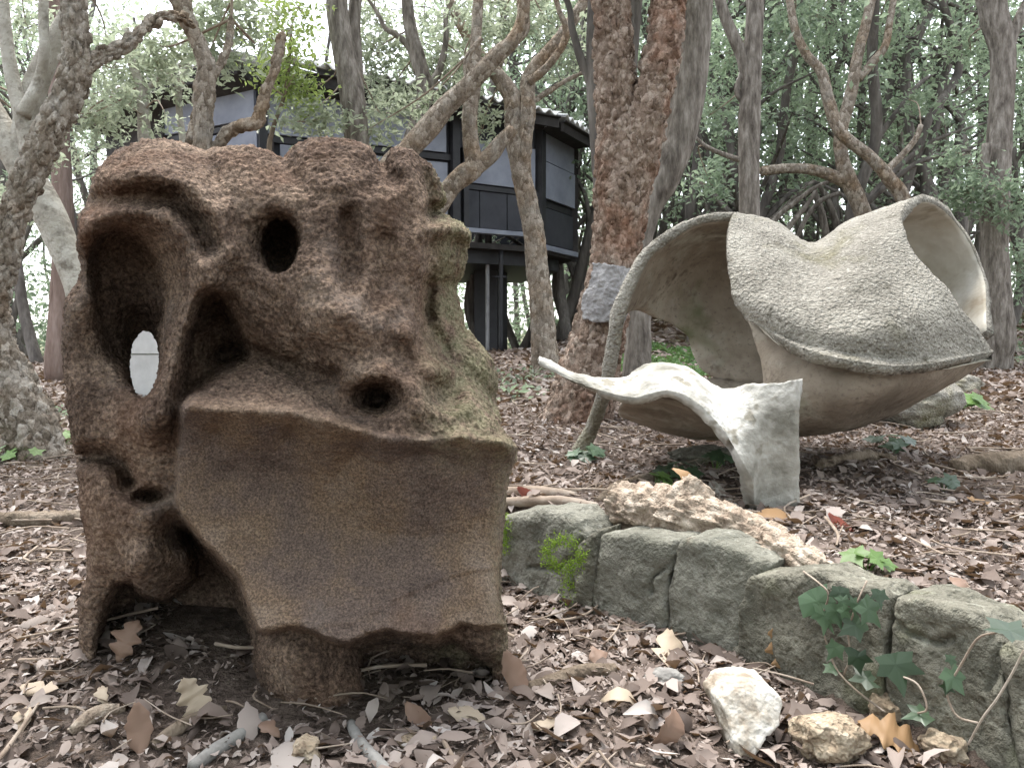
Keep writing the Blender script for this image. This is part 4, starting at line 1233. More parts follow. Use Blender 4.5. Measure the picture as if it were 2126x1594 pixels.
# cork oak at the left border, leaning in, with a limb across the top
traced_tree('cork_oak', 'cork oak with thick cracked plates curving up along the left border', 'cork', 3.9,
    [[(88, 955, 64), (46, 850, 54), (-6, 740, 48), (-26, 640, 42), (4, 520, 36), (48, 395, 33), (98, 285, 34), (138, 205, 33), (158, 125, 30), (155, 50, 29), (148, -60, 28)],
     [(150, 160, 20), (205, 122, 19, 0.05), (262, 92, 17, 0.1), (300, 58, 15, 0.15), (335, 34, 14, 0.2), (372, 36, 12, 0.3), (396, 48, 11, 0.4)]],
    bark_cork(0.22, 0.036), 72, [(40, -160, 160, 90, 0.2, 40), (300, -150, 180, 80, 0.6, 40)], step=0.009)
# second cork oak rising behind the block
traced_tree('cork_oak', 'brown cork oak rising from behind the left shoulder of the carved block', 'cork_tan', 4.6,
    [[(420, 420, 24), (421, 305, 21), (424, 200, 22), (428, 140, 20), (412, 92, 17), (388, 42, 18), (362, -30, 22)],
     [(402, 300, 20, 0.05), (412, 240, 14, 0.1), (440, 165, 10, 0.15), (470, 110, 9, 0.2), (480, 40, 8, 0.3)],
     [(440, 330, 13, 0.05), (465, 285, 14), (492, 264, 14, -0.05), (530, 256, 15, -0.08), (540, 235, 14, -0.08), (552, 190, 13, -0.1), (572, 140, 11, -0.12), (584, 80, 10, -0.12), (588, 62, 3, -0.12)]],
    bark_cork(0.10, 0.035), 36, [(480, 55, 100, 50, 0.7, 26), (330, 105, 60, 40, 0.8, 16), (500, -120, 200, 70, 0.4, 40), (450, 120, 40, 30, 0.6, 8)], step=0.012)
traced_tree('holm_oak', 'pale smooth forked tree leaning behind the left cork oak', 'bark_pale', 6.0,
    [[(175, 640, 30), (150, 560, 27), (105, 450, 32), (50, 350, 31), (-5, 260, 28), (-70, 150, 26)],
     [(40, 340, 24), (55, 260, 26), (70, 190, 25), (98, 120, 22), (140, 35, 18), (170, -40, 16)],
     [(60, 320, 18, -0.1), (50, 250, 18, -0.1), (30, 180, 15, -0.1), (15, 100, 13, -0.1), (5, 0, 12, -0.1), (0, -60, 11, -0.1)],
     [(48, 240, 16, -0.15), (80, 170, 11, -0.15), (92, 110, 10, -0.2), (90, 40, 10, -0.2), (92, -40, 9, -0.2)]],
    bark_plain(0.05, 0.1), 22, [(60, 40, 90, 60, 1.0, 18), (220, 60, 70, 50, 1.2, 12), (210, 250, 60, 60, 1.6, 14), (120, 330, 40, 40, 2.0, 8), (30, 420, 30, 50, 2.4, 10), (250, 190, 70, 40, 1.8, 14)], step=0.04)
traced_tree('pine_tree', 'reddish furrowed pine trunk at the far left behind the carved block', 'bark_red', 9.0,
    [[(118, 770, 24), (126, 640, 22), (132, 500, 20), (128, 360, 19), (120, 200, 18), (112, 40, 17), (105, -120, 16)]],
    bark_plain(0.06, 0.06, 0.6), 22, [(150, 330, 50, 40, 0.5, 8), (100, -200, 160, 80, 0, 24)], step=0.06)
traced_tree('holm_oak', 'slender pale young tree in front of the house porch', 'bark_pale', 7.0,
    [[(305, 330, 14), (300, 290, 13), (298, 230, 12), (292, 180, 10), (270, 120, 8), (262, 60, 7)], [(296, 200, 6), (330, 160, 5), (385, 130, 4)]],
    bark_plain(0.05, 0.06), 12, [(230, 130, 80, 50, 0, 22), (280, 215, 40, 30, -0.1, 8), (330, 150, 50, 30, 0.1, 12), (200, 220, 40, 40, 0.3, 10), (330, 255, 20, 16, -0.2, 4), (160, 240, 60, 60, 0.4, 12)], step=0.05)
traced_tree('holm_oak', 'thin grey sapling against the lighter house panel', 'bark_pale', 7.4,
    [[(382, 330, 8), (378, 280, 7), (372, 230, 7), (372, 180, 6), (385, 135, 5), (380, 90, 4)], [(372, 190, 4), (350, 150, 3), (320, 120, 2.5)]],
    bark_plain(0.05, 0.05), 9, [(370, 160, 50, 30, 0, 8), (385, 205, 22, 20, 0, 4), (420, 60, 60, 50, 0.5, 14)], step=0.05, n_leaf=12)
traced_tree('holm_oak', 'grey straight trunk with a paler twin stem in front of the dark roof', 'bark_grey', 6.4,
    [[(748, 400, 26), (742, 305, 25), (734, 220, 26), (722, 150, 24), (710, 85, 23), (700, 20, 22), (697, -60, 21)],
     [(742, 200, 15, 0.15), (738, 120, 14, 0.2), (735, 50, 13, 0.2), (738, -40, 13, 0.2)]],
    bark_plain(0.04, 0.04, 0.7), 26, [(640, 250, 80, 28, -0.2, 18), (620, 180, 30, 30, 0.1, 5), (800, 235, 60, 36, 0.3, 12), (690, -140, 200, 60, 0, 34)], step=0.03)
traced_tree('lime_sapling', 'young tree with fresh lime green leaves above the block', 'bark_tan', 6.0,
    [[(560, 340, 6), (566, 270, 5), (590, 200, 4), (600, 130, 4), (605, 60, 3)]],
    bark_plain(0.05, 0.05), 8, [(600, 130, 42, 46, 0, 20), (620, 190, 32, 34, 0.05, 16), (560, 60, 60, 40, 0.2, 14), (600, 20, 70, 30, 0.3, 16), (560, 170, 28, 24, 0, 5)], leaf='leaf_lime', step=0.05, lsize=0.052)
traced_tree('holm_oak', 'grey branching tree left of the crossing limbs over the dark wall', 'bark_grey', 7.4,
    [[(845, 340, 19), (856, 290, 18), (870, 240, 17), (884, 190, 17), (876, 150, 15), (866, 110, 14), (852, 60, 13), (845, 0, 12), (840, -60, 12)],
     [(868, 150, 9), (850, 100, 7), (822, 72, 6), (800, 60, 5), (785, 30, 4), (765, 0, 3)],
     [(884, 190, 10), (910, 150, 8), (925, 90, 6), (925, 30, 5)]],
    bark_plain(0.05, 0.05, 0.4), 20, [(790, 120, 70, 60, 0.3, 34), (920, 120, 60, 70, 0.4, 34), (830, 200, 60, 40, 0.2, 16), (780, 40, 60, 40, 0.5, 18), (900, 40, 60, 40, 0.6, 10), (940, 190, 40, 40, 0.3, 12)], step=0.035)
# crossing limbs in front of the house
traced_tree('cork_oak', 'tan twisting tree with crossing limbs in front of the house, right of the block', 'cork_tan', 7.2,
    [[(1136, 800, 33), (1131, 740, 29), (1126, 650, 26), (1116, 560, 24), (1106, 470, 22), (1086, 375, 21), (1071, 300, 21), (1068, 245, 21), (1062, 200, 20), (1040, 166, 17), (1002, 122, 13), (962, 62, 11), (934, 0, 10), (915, -50, 9)],
     [(1090, 390, 14), (1090, 300, 15, -0.05), (1096, 235, 17, -0.05), (1096, 170, 16), (1112, 138, 15), (1150, 95, 14), (1182, 52, 13), (1215, 0, 12), (1240, -50, 11)],
     [(1062, 205, 15), (1030, 150, 13, 0.1), (1052, 100, 12, 0.1), (1090, 60, 11, 0.2), (1080, 0, 9, 0.3), (1085, -50, 8, 0.3)],
     [(1098, 170, 10, -0.1), (1130, 146, 9, -0.15), (1165, 100, 8, -0.2), (1175, 60, 7, -0.2), (1160, 20, 6, -0.2), (1150, -40, 5, -0.2)],
     [(1100, 215, 7), (1140, 190, 6), (1180, 165, 5), (1215, 150, 4)]],
    bark_cork(0.07, 0.03), 26, [(1160, 60, 60, 50, 0.6, 22), (1040, 50, 60, 40, 0.6, 22), (1010, 250, 26, 34, 0.2, 8), (1010, 20, 60, 30, 0.6, 14), (1100, 20, 60, 40, 0.8, 16), (1170, 130, 40, 30, 0.6, 10)], step=0.022)
traced_tree('holm_oak', 'tan tree with a forked limb crossing the dark house wall beside the block', 'cork_tan', 6.6,
    [[(880, 480, 24), (915, 420, 21), (940, 385, 20), (966, 362, 22), (985, 345, 20), (978, 300, 17), (975, 240, 16), (984, 180, 15), (986, 120, 12), (990, 50, 11), (995, -40, 10)],
     [(984, 350, 18), (1018, 322, 17), (1040, 295, 15), (1066, 268, 12)]],
    bark_plain(0.06, 0.05, 0.3), 20, [(975, 60, 50, 60, 0.4, 18), (960, 150, 30, 40, 0.5, 8)], step=0.03)
traced_tree('holm_oak', 'long tan limb slanting up to the right over the right shoulder of the block', 'cork_tan', 6.2,
    [[(800, 380, 24), (850, 310, 22), (893, 262, 23), (925, 222, 21), (960, 190, 19), (1000, 150, 18), (1035, 112, 17), (1065, 85, 15), (1085, 40, 13), (1090, -40, 12)],
     [(975, 180, 8), (968, 140, 7), (972, 115, 6), (1000, 80, 5)]],
    bark_plain(0.07, 0.05, 0.3), 20, [(760, 270, 40, 30, 0.2, 8), (880, 215, 30, 30, 0.2, 6)], step=0.03)
# the big cork oak in the centre
big = traced_tree('cork_oak', 'big red brown cork oak with a double trunk in the centre', 'cork_red', 3.75,
    [[(1195, 880, 82), (1212, 820, 70), (1230, 745, 62), (1246, 680, 57), (1264, 600, 54), (1282, 500, 54), (1291, 410, 60), (1290, 330, 56), (1284, 250, 47), (1277, 150, 44), (1272, 50, 42), (1262, -70, 40)],
     [(1305, 420, 40, -0.02), (1322, 350, 44, -0.04), (1338, 270, 44, -0.06), (1358, 190, 42, -0.06), (1378, 100, 40, -0.05), (1386, 20, 38), (1390, -70, 38)]],
    bark_cork(0.20, 0.030, 1.7), 110, [(1250, -220, 260, 110, 0.3, 60)], step=0.007)
def bark_patch():
    """grey mortar patch smeared round the cork of the big tree"""
    rows = []
    for k, t in enumerate(np.linspace(0, 1, 8)):
        py = 556 + t * 112
        cx_ = np.interp(py, [500, 600, 680], [1282, 1264, 1246])
        c = P(cx_, py, 3.75)
        r = 0.142 - 0.010 * math.sin(math.pi * t) * -1
        lo, hi = -44 + 4 * math.sin(t * 7), 40 - 6 * t
        row = []
        for a in np.linspace(math.radians(lo), math.radians(hi), 9):
            row.append((c.x + math.sin(a) * r, c.y - math.cos(a) * r, c.z - 0.02 * (a + 0.3) + 0.004 * math.sin(a * 9 + k)))
        rows.append(row)
    v, f = loft(rows, 8, 8, 0.02, pix=False)
    o = obj('mortar_patch', v, f, M['mortar'], big)
    roughen(o, lambda p, i: mnoise.noise(p * 70) * 0.006 + mnoise.noise(p * 25) * 0.008 + mnoise.noise(p * 160) * 0.002)
    o['label'] = 'pale grey mortar patch on the trunk'
bark_patch()
traced_tree('holm_oak', 'dark grey smooth trunk curving up behind the big red cork oak', 'bark_grey', 4.7,
    [[(1320, 800, 30), (1325, 700, 27), (1322, 600, 26), (1325, 510, 27), (1345, 430, 30), (1378, 370, 33), (1406, 300, 34), (1424, 220, 35), (1434, 140, 36), (1440, 60, 36), (1442, -60, 36)]],
    bark_plain(0.04, 0.035, 0.7), 34, [(1480, -180, 200, 90, 0.4, 40)], step=0.02)
traced_tree('holm_oak', 'dark slim stem just left of the big cork oak top', 'bark_dark', 5.0,
    [[(1262, 520, 20), (1252, 400, 20), (1244, 280, 20), (1238, 200, 20), (1238, 100, 21), (1242, 0, 22), (1246, -70, 22)],
     [(1240, 220, 11), (1222, 160, 10), (1205, 120, 9), (1188, 60, 7), (1176, 0, 6)],
     [(1300, 300, 14, 0.6), (1308, 150, 14, 0.6), (1320, 0, 14, 0.6), (1325, -60, 14, 0.6)]],
    bark_plain(0.04, 0.04, 0.6), 20, [(1180, -120, 120, 60, 0.4, 20)], step=0.03)
# right hand side
traced_tree('holm_oak', 'straight grey brown trunk with a forked top above the shell arch', 'bark_grey', 7.0,
    [[(1560, 760, 24), (1557, 600, 22), (1556, 450, 21), (1555, 340, 21), (1556, 240, 22), (1562, 130, 19), (1567, 40, 18), (1570, -60, 17)],
     [(1552, 170, 13), (1540, 115, 13), (1520, 70, 12), (1500, 20, 11), (1486, -40, 10)],
     [(1545, 215, 7), (1530, 190, 6), (1540, 150, 5)],
     [(1545, 335, 6), (1500, 320, 5), (1460, 300, 4), (1430, 270, 3)]],
    bark_plain(0.04, 0.04, 0.7), 24, [(1500, 90, 60, 70, 1.0, 22), (1480, 230, 40, 60, 1.2, 16), (1470, 380, 40, 60, 1.0, 16)], leaf='leaf_wood', step=0.035)
traced_tree('holm_oak', 'brown twisted tree with a level limb, between shell hood and straight trunk', 'cork_tan', 9.0,
    [[(1815, 640, 20), (1805, 520, 18), (1790, 440, 17), (1762, 375, 17), (1748, 330, 14), (1746, 275, 13), (1768, 190, 12), (1780, 120, 11), (1800, 40, 10), (1820, -50, 9)],
     [(1758, 378, 14), (1720, 362, 12), (1680, 352, 11), (1630, 350, 10), (1580, 356, 10)],
     [(1780, 165, 9), (1812, 130, 9), (1838, 95, 8), (1848, 40, 7), (1860, -30, 6)]],
    bark_plain(0.06, 0.05, 0.5), 18, [(1830, 60, 70, 60, 0.6, 24), (1700, 40, 70, 50, 0.8, 22)], leaf='leaf_wood', step=0.04)
traced_tree('holm_oak', 'thin brown stem slanting up leftwards behind the shell hood', 'cork_tan', 8.6,
    [[(1900, 600, 16), (1880, 430, 15), (1845, 370, 14), (1805, 325, 12), (1745, 275, 12), (1722, 215, 12), (1705, 150, 10), (1672, 110, 9), (1648, 50, 8), (1638, -30, 8)],
     [(1835, 360, 8), (1870, 325, 7), (1900, 290, 6), (1912, 260, 5)]],
    bark_plain(0.06, 0.05, 0.5), 16, [(1640, 60, 60, 60, 0.8, 20), (1900, 220, 30, 30, 0.6, 8)], leaf='leaf_wood', step=0.04)
traced_tree('holm_oak', 'dark brown ivy-hung trunk near the right border', 'bark_grey', 8.0,
    [[(2078, 700, 28), (2070, 600, 26), (2064, 500, 26), (2066, 400, 28), (2074, 300, 24), (2080, 200, 23), (2082, 110, 24), (2065, 40, 27), (2050, -50, 28)],
     [(2084, 130, 13), (2100, 80, 12), (2122, 30, 11), (2150, -30, 10)],
     [(2058, 420, 12, -0.1), (2040, 370, 11, -0.1), (2050, 300, 10, -0.1)]],
    bark_plain(0.06, 0.06, 0.7), 22, [(2010, 400, 45, 40, -0.3, 26), (2100, 420, 30, 60, -0.4, 18), (2030, 80, 60, 50, 0.5, 18), (2110, 150, 40, 60, 0.2, 12), (2110, 560, 40, 80, 0.3, 24), (1990, 330, 30, 30, -0.2, 10)], leaf='leaf_wood', step=0.035)

# ---------------------------------------------------------------- the wood behind: slim trees, each a thing, four shapes shared
def wood_template(k, h=6.5, crown_lo=2.0, n_cl=70, size=0.085, mat='bark_dark', leaf='leaf_wood'):
    r = np.random.default_rng(100 + k)
    pts = [(0, 0, -0.1, 0.085)]
    x = y = 0.0
    for z in np.linspace(0.6, h, 9):
        x += r.normal(0, 0.17); y += r.normal(0, 0.17)
        pts.append((x, y, z, 0.075 * (1 - 0.65 * z / h)))
    parts = [tube(pts, 8, 0.14, bark_plain(0.10, 0.05, 0.6), seed=k)]
    cl = []
    for b in range(9):
        i = r.integers(2, 9)
        p = np.array(pts[i][:3])
        a = r.uniform(0, 6.28); L = r.uniform(0.6, 1.5)
        e = p + np.array([math.cos(a) * L, math.sin(a) * L, r.uniform(0.2, 1.0)])
        m = (p + e) / 2 + r.normal(0, 0.15, 3)
        parts.append(tube([(*p, pts[i][3] * 0.55), (*m, pts[i][3] * 0.4), (*e, 0.008)], 6, 0.12, cap=False))
        for _ in range(n_cl // 9):
            t = r.uniform(0.3, 1.1)
            q = p + (e - p) * t + r.normal(0, 0.30, 3)
            q[2] = max(q[2], crown_lo + r.uniform(-0.3, 0.3))
            cl.append(q)
    for _ in range(n_cl // 2):
        cl.append(np.array([r.normal(0, 0.8), r.normal(0, 0.8), r.uniform(crown_lo, h + 0.5)]))
    v, f = merge(parts)
    tm = mesh_from('trunk', v, f)
    tm.materials.append(M[mat]); tm.polygons.foreach_set('use_smooth', np.full(len(tm.polygons), True))
    v2, f2 = leaf_cloud(cl, 15, 0.17, size, rs=r)
    cm = mesh_from('crown', v2, f2)
    cm.materials.append(M[leaf])
    return tm, cm
TEMPL = [wood_template(0), wood_template(1, 7.5, 2.6, 80), wood_template(2, 6.0, 1.7, 80), wood_template(3, 7.0, 2.2, 60), wood_template(4, 5.5, 1.2, 90)]
def wood_tree(x, y, k, s, label, group):
    root = empty('wood_tree', (x, y, gz(x, y)), label, 'tree', group)
    root.rotation_euler = (0, 0, rnd.uniform(0, 6.28)); root.scale = (s, s, s * rnd.uniform(0.9, 1.15))
    for nm, me in zip(('trunk', 'crown'), TEMPL[k]):
        o = bpy.data.objects.new(nm, me)
        col.objects.link(o); o.parent = root
def plant_wood(spots, label, group, ks):
    for (x, y) in spots:
        wood_tree(x, y, rnd.choice(ks), rnd.uniform(0.85, 1.25), label, group)
def spots_px(n, x0, x1, d0, d1, mind):
    out = []
    tries = 0
    while len(out) < n and tries < 4000:
        tries += 1
        d = math.sqrt(rnd.uniform(d0 * d0, d1 * d1))
        px = rnd.uniform(x0, x1)
        x = (px - CX) / FPX * d
        if all((x - a) ** 2 + (d - b) ** 2 > mind ** 2 for a, b in out):
            out.append((x, d))
    return out
plant_wood(spots_px(44, 1360, 2250, 10.0, 17.0, 0.55), 'slim dark trunk in the dense wood behind the shell sculpture', 'slim trees of the wood on the right', [0, 1, 2, 3])
plant_wood(spots_px(12, 1130, 1330, 12.5, 18.0, 0.6), 'slim dark trunk between the house corner and the big cork oak', 'slim trees of the wood on the right', [0, 2, 3])
plant_wood(spots_px(16, -150, 200, 12.0, 20.0, 0.8), 'slim dark trunk beyond the pale path at the far left', 'slim trees beyond the path', [0, 1, 3])
# bare arching stems tangled behind the shell
for k, pts in enumerate([
    [(1575, 560, 6), (1600, 470, 6), (1650, 420, 5), (1700, 385, 4), (1745, 372, 3)], [(1600, 540, 6), (1640, 470, 6), (1672, 430, 5), (1695, 395, 4)],
    [(1640, 560, 6), (1665, 470, 5), (1700, 420, 5), (1745, 400, 4)], [(1560, 500, 5), (1620, 440, 5), (1660, 400, 4), (1690, 375, 3)],
    [(1720, 560, 8), (1712, 470, 8), (1695, 410, 7), (1680, 390, 5)], [(1760, 580, 8), (1740, 480, 8), (1720, 420, 7), (1700, 385, 5)],
    [(1530, 560, 5), (1545, 480, 5), (1520, 410, 4), (1500, 360, 3)], [(1470, 560, 5), (1480, 480, 5), (1462, 420, 4), (1440, 380, 3)],
    [(1850, 520, 7), (1845, 420, 7), (1870, 330, 6), (1866, 240, 5)], [(1960, 560, 9), (1952, 440, 9), (1962, 330, 8), (1950, 220, 7)],
    [(2010, 600, 9), (2002, 480, 8), (2015, 380, 8), (2000, 280, 7)], [(1910, 520, 7), (1915, 430, 7), (1900, 340, 6), (1915, 250, 5)]]):
    lb = ('thin bare stem arching behind the shell arch' if pts[0][0] < 1700 else 'dark upright stem in the wood behind the bell')
    traced_tree('bare_stem', lb, 'bark_grey', 9.6 + 0.22 * k, [pts], bark_plain(0.08, 0.05, 0.4), 8, group='bare stems behind the shell', step=0.06, cat='stem')
def far_wood(name, label, n_tr, x0, x1, d0, d1, z0, z1, n_cl, size, leaf):
    parts = []
    for (x, y) in spots_px(n_tr, x0, x1, d0, d1, 0.3):
        r = rng.uniform(0.04, 0.11); w = rng.normal(0, 0.2, 4)
        g = gz(x, y)
        parts.append(tube([(x, y, g - 0.1, r), (x + w[0], y, g + 2, r * 0.9), (x + w[0] + w[1], y, g + 4, r * 0.75), (x + w[2], y, g + 7.5, r * 0.4)], 6, 0.5, cap=False))
    v, f = merge(parts)
    o = obj(name + '_trunks', v, f, M['bark_dark'], base=Vector((0, 0, 0)))
    tag(o, label + ', trunks', None, None, 'stuff')
    px = rng.uniform(x0 - 100, x1 + 100, n_cl); d = rng.uniform(d0, d1, n_cl)
    z = z0 + (z1 - z0) * rng.beta(1.2, 1.1, n_cl)
    c = np.stack([(px - CX) / FPX * d, d, z], 1)
    keep = vnoise(c[:, 0] * 1.0 + 40, c[:, 2] + 40, 1.1, 3) + 0.5 * vnoise(c[:, 0] + 9, c[:, 2] + 9, 0.5, 4) > 0.52
    v, f = leaf_cloud(c[keep], 14, 0.28, size)
    o = obj(name + '_leaves', v, f, M[leaf], None, False, Vector((0, 0, 0)))
    tag(o, label + ', foliage', None, None, 'stuff')
far_wood('distant_wood', 'dense distant wood on the right', 170, 1300, 3300, 16, 26, 0.3, 9.0, 4200, 0.17, 'leaf_wood')
def hem():
    """unseen leaf mass of the wood, added behind the viewer to block low skylight"""
    n = 1500
    a = rng.uniform(math.radians(100), math.radians(440), n)      # leaves the view into the clearing open
    a = np.where((a > math.radians(40 + 360)) , a - 6.283, a)
    a = rng.uniform(math.radians(170), math.radians(370), n)
    r = rng.uniform(3.6, 9.0, n)
    z = rng.uniform(0.1, 7.0, n)
    c = np.stack([np.cos(a) * r, np.sin(a) * r, z], 1)
    v, f = leaf_cloud(c, 14, 0.32, 0.2)  # added leaves, out of view, keeping frontal sky light off the block
    o = obj('unseen_shade_wood', v, f, M['leaf_wood'], None, False, Vector((0, 0, 0)))
    tag(o, 'unseen leafy wood added behind the viewer to shade the clearing', None, None, 'stuff')
hem()
def undergrowth():
    n = 1700
    px = rng.uniform(-1500, 1500, n); d = rng.uniform(15.5, 20, n)
    z = 0.1 + 2.2 * rng.beta(1, 1.5, n)
    c = np.stack([(px - CX) / FPX * d, d, z], 1)
    v, f = leaf_cloud(c, 14, 0.3, 0.16)
    o = obj('undergrowth', v, f, M['leaf_wood'], None, False, Vector((0, 0, 0)))
    tag(o, 'bushy undergrowth closing the view under the house', None, None, 'stuff')
undergrowth()
plant_wood(spots_px(9, 1000, 1200, 11.9, 14.5, 0.4), 'slim grey trunk seen under the raised house', 'slim trees under the house', [1, 3])
far_wood('distant_wood_left', 'open distant wood behind the house', 110, -1500, 1300, 18, 30, 0.5, 11.0, 3400, 0.17, 'leaf_oak')
# ---------------------------------------------------------------- fallen leaves, twigs, logs, small plants
def leaf_template(kind, seed, fine=1):
    """outline fan with a bent midrib: 'oval', 'oak', 'curl', 'torn'"""
    r = np.random.default_rng(seed)
    n = {'oval': 5, 'oak': 9, 'curl': 5, 'torn': 4}[kind] * fine - (fine - 1)
    t = np.linspace(0, 1, n)
    w = np.sin(np.pi * np.clip(t, 0.02, 0.98)) ** 0.8 * 0.24
    if kind == 'oak':
        w = w * (1.15 + 0.42 * np.cos(t * 2 * np.pi * 3.5))
    if kind == 'torn':
        w = w * r.uniform(0.5, 1.2, n)
    bend = {'oval': 0.10, 'oak': 0.12, 'curl': 0.28, 'torn': 0.12}[kind]
    cup = {'oval': 0.25, 'oak': 0.3, 'curl': 0.8, 'torn': 0.35}[kind]
    y = t - 0.5
    zc = bend * (y * y * 4 - 0.5) * r.choice([-1, 1]) + r.normal(0, 0.02, n) / fine
    w = w + (0.012 if fine > 1 else 0)
    L = np.stack([-w * r.uniform(0.85, 1.15, n), y + 0.03, zc + cup * w], 1)
    Rr = np.stack([w * r.uniform(0.85, 1.15, n), y + 0.03, zc + cup * w * r.uniform(0.5, 1.1)], 1)
    C = np.stack([np.zeros(n), y, zc], 1)
    v = np.vstack([L, C, Rr])
    q = []
    for i in range(n - 1):
        q += [(i, n + i, n + i + 1, i + 1), (n + i, 2 * n + i, 2 * n + i + 1, n + i + 1)]
    return v, [np.array(q)]
LEAFT = [leaf_template(k, i) for i, k in enumerate(['oval', 'oak', 'curl', 'oval', 'torn', 'oak', 'curl', 'torn', 'oval'])]
LEAFS = [leaf_template('torn', 20), leaf_template('torn', 21), leaf_template('torn', 22)]
def frustum_pts(n, d0, d1, m=650):
    d = np.sqrt(rng.uniform(d0 * d0, d1 * d1, n))
    px = rng.uniform(-m, PW + m, n)
    return (px - CX) / FPX * d, d
def clear_of(x, y):
    """not inside the carved block or edging stones"""
    inb = (x > -0.66) & (x < 0.0) & (y > 1.42) & (y < 1.60)
    s = terrace_side(x, y)
    edge = (s > -0.01) & (s < 0.07) & (x > 0.0)
    return ~(inb | edge)
def litter_layer(n, d0, d1, size, templates, lift, tilt, m=650):
    n = int(n * 1.35)
    x, y = frustum_pts(n, d0, d1, m)
    dens = 0.25 + 0.75 * vnoise(x, y, 0.35, 11) + 0.35 * vnoise(x, y, 0.09, 12)
    k = clear_of(x, y) & (rng.uniform(0, 1, n) < dens)
    # bare dark soil before the block, also standing in for its shade
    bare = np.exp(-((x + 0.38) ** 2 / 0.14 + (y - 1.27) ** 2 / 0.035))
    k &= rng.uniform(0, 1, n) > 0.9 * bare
    x, y = x[k], y[k]
    z = ground_z(x, y) + rng.uniform(0.0, 1.0, len(x)) ** 2 * lift + 0.003
    out = []
    ti = rng.integers(0, len(templates), len(x))
    for j, (tv, tf) in enumerate(templates):
        s = ti == j
        N = int(s.sum())
        nrm = rng.normal(0, tilt, (N, 3)); nrm[:, 2] = 1
        R = rot_from(nrm, rng.uniform(0, 6.28, N))
        flip = rng.uniform(0, 1, N) < 0.4
        R[flip] = R[flip] @ np.diag([1, -1, -1.0])
        sz = size * rng.uniform(0.5, 1.3, N)
        out.append(leaf_batch(tv, tf, np.stack([x[s], y[s], z[s]], 1), R, np.stack([sz * rng.uniform(0.7, 1.25, N), sz, sz], 1)))
    return merge(out)
def stuff_obj(name, parts, mat, label, smooth=True):
    v, f = parts
    o = obj(name, v, f, mat, None, smooth, Vector((0, 0, 0)))
    tag(o, label, None, None, 'stuff')
    return o
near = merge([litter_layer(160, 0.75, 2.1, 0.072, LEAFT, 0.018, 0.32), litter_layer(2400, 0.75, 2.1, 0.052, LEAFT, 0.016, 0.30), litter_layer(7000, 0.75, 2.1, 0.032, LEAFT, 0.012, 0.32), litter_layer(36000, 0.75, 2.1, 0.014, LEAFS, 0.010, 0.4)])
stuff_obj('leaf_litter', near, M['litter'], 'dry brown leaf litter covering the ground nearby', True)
mid = merge([litter_layer(15000, 2.0, 4.6, 0.042, LEAFT[2:5] + LEAFS, 0.016, 0.42), litter_layer(34000, 2.0, 4.6, 0.022, LEAFS, 0.01, 0.4)])
stuff_obj('leaf_litter', mid, M['litter'], 'dry leaf litter round the shell sculpture', True)
QUADT = [(np.array([(-0.3, -0.5, 0.05), (0.3, -0.45, 0.0), (0.35, 0.5, 0.08), (-0.25, 0.45, -0.03)]), [np.array([(0, 1, 2, 3)])])]
farl = merge([litter_layer(30000, 4.5, 9.0, 0.06, QUADT, 0.03, 0.45), litter_layer(15000, 9.0, 15.0, 0.12, QUADT, 0.03, 0.45)])
stuff_obj('leaf_litter', farl, M['litter'], 'leaf litter receding towards the wood', False)
def twig_litter(n, d0, d1, L, r):
    x, y = frustum_pts(n, d0, d1)
    k = clear_of(x, y)
    x, y = x[k], y[k]
    out = []
    for a, b in zip(x, y):
        l = L * rng.uniform(0.3, 1.0); t = rng.uniform(0, 6.28)
        dx, dy = math.cos(t) * l / 2, math.sin(t) * l / 2
        w = rng.normal(0, l * 0.12, 2); rr = r * rng.uniform(0.5, 1.4)
        p0, p1, p2 = (a - dx, b - dy), (a + w[0], b + w[1]), (a + dx, b + dy)
        zz = [gz(*p) + 0.012 + rng.uniform(0, 0.012) for p in (p0, p1, p2)]
        out.append(tube([(*p0, zz[0], rr), (*p1, zz[1], rr * 0.9), (*p2, zz[2], rr * 0.5)], 5, l / 6, cap=False))
    return merge(out)
stuff_obj('twig_litter', merge([twig_litter(380, 0.8, 2.2, 0.12, 0.0016), twig_litter(60, 0.8, 2.2, 0.25, 0.003), twig_litter(800, 2.0, 5.0, 0.3, 0.003)]), M['twig'], 'thin dead twigs strewn among the leaves')

# -- single leaves one can pick out
def single_leaf(name, px, py, size_px, kind, mat, label, nrm=(0, -0.4, 1), spin=0.0, lift=0.01, seed=3, cat='leaf', group='picked out fallen leaves'):
    g = on_ground(px, py)
    s = size_px * depth_of(g) / FPX
    tv, tf = leaf_template(kind, seed, 3)
    v, f = leaf_batch(tv, tf, np.array([[g.x, g.y, g.z + lift]]), rot_from(np.array([nrm], float), np.array([spin])), np.array([s]))
    low = v[:, 2].min() - g.z
    if low < 0: v[:, 2] -= low
    o = obj(name, v, f, M[mat], None, True)
    sol = o.modifiers.new('thickness', 'SOLIDIFY'); sol.thickness = 0.0006
    return tag(o, label, cat, group)
single_leaf('oak_leaf', 405, 1490, 95, 'oak', 'leaf_tan', 'pale lobed oak leaf standing upright on the dark soil before the block', (0.2, -1, 0.25), 0.5, 0.03, 41)
single_leaf('oak_leaf', 265, 1372, 90, 'oak', 'leaf_brown', 'brown lobed oak leaf leaning in the dark arch at the foot of the block', (0, -1, 0.5), -0.3, 0.02, 42)
single_leaf('oak_leaf', 1625, 1400, 110, 'oak', 'leaf_orange', 'orange lobed oak leaf standing at the foot of the ivy slab', (0.1, -1, 0.3), 0.2, 0.03, 43)
single_leaf('dry_leaf', 290, 1560, 105, 'oval', 'leaf_brown', 'broad brown leaf upright at the bottom left foreground', (0.3, -1, 0.4), 0.1, 0.03, 44)
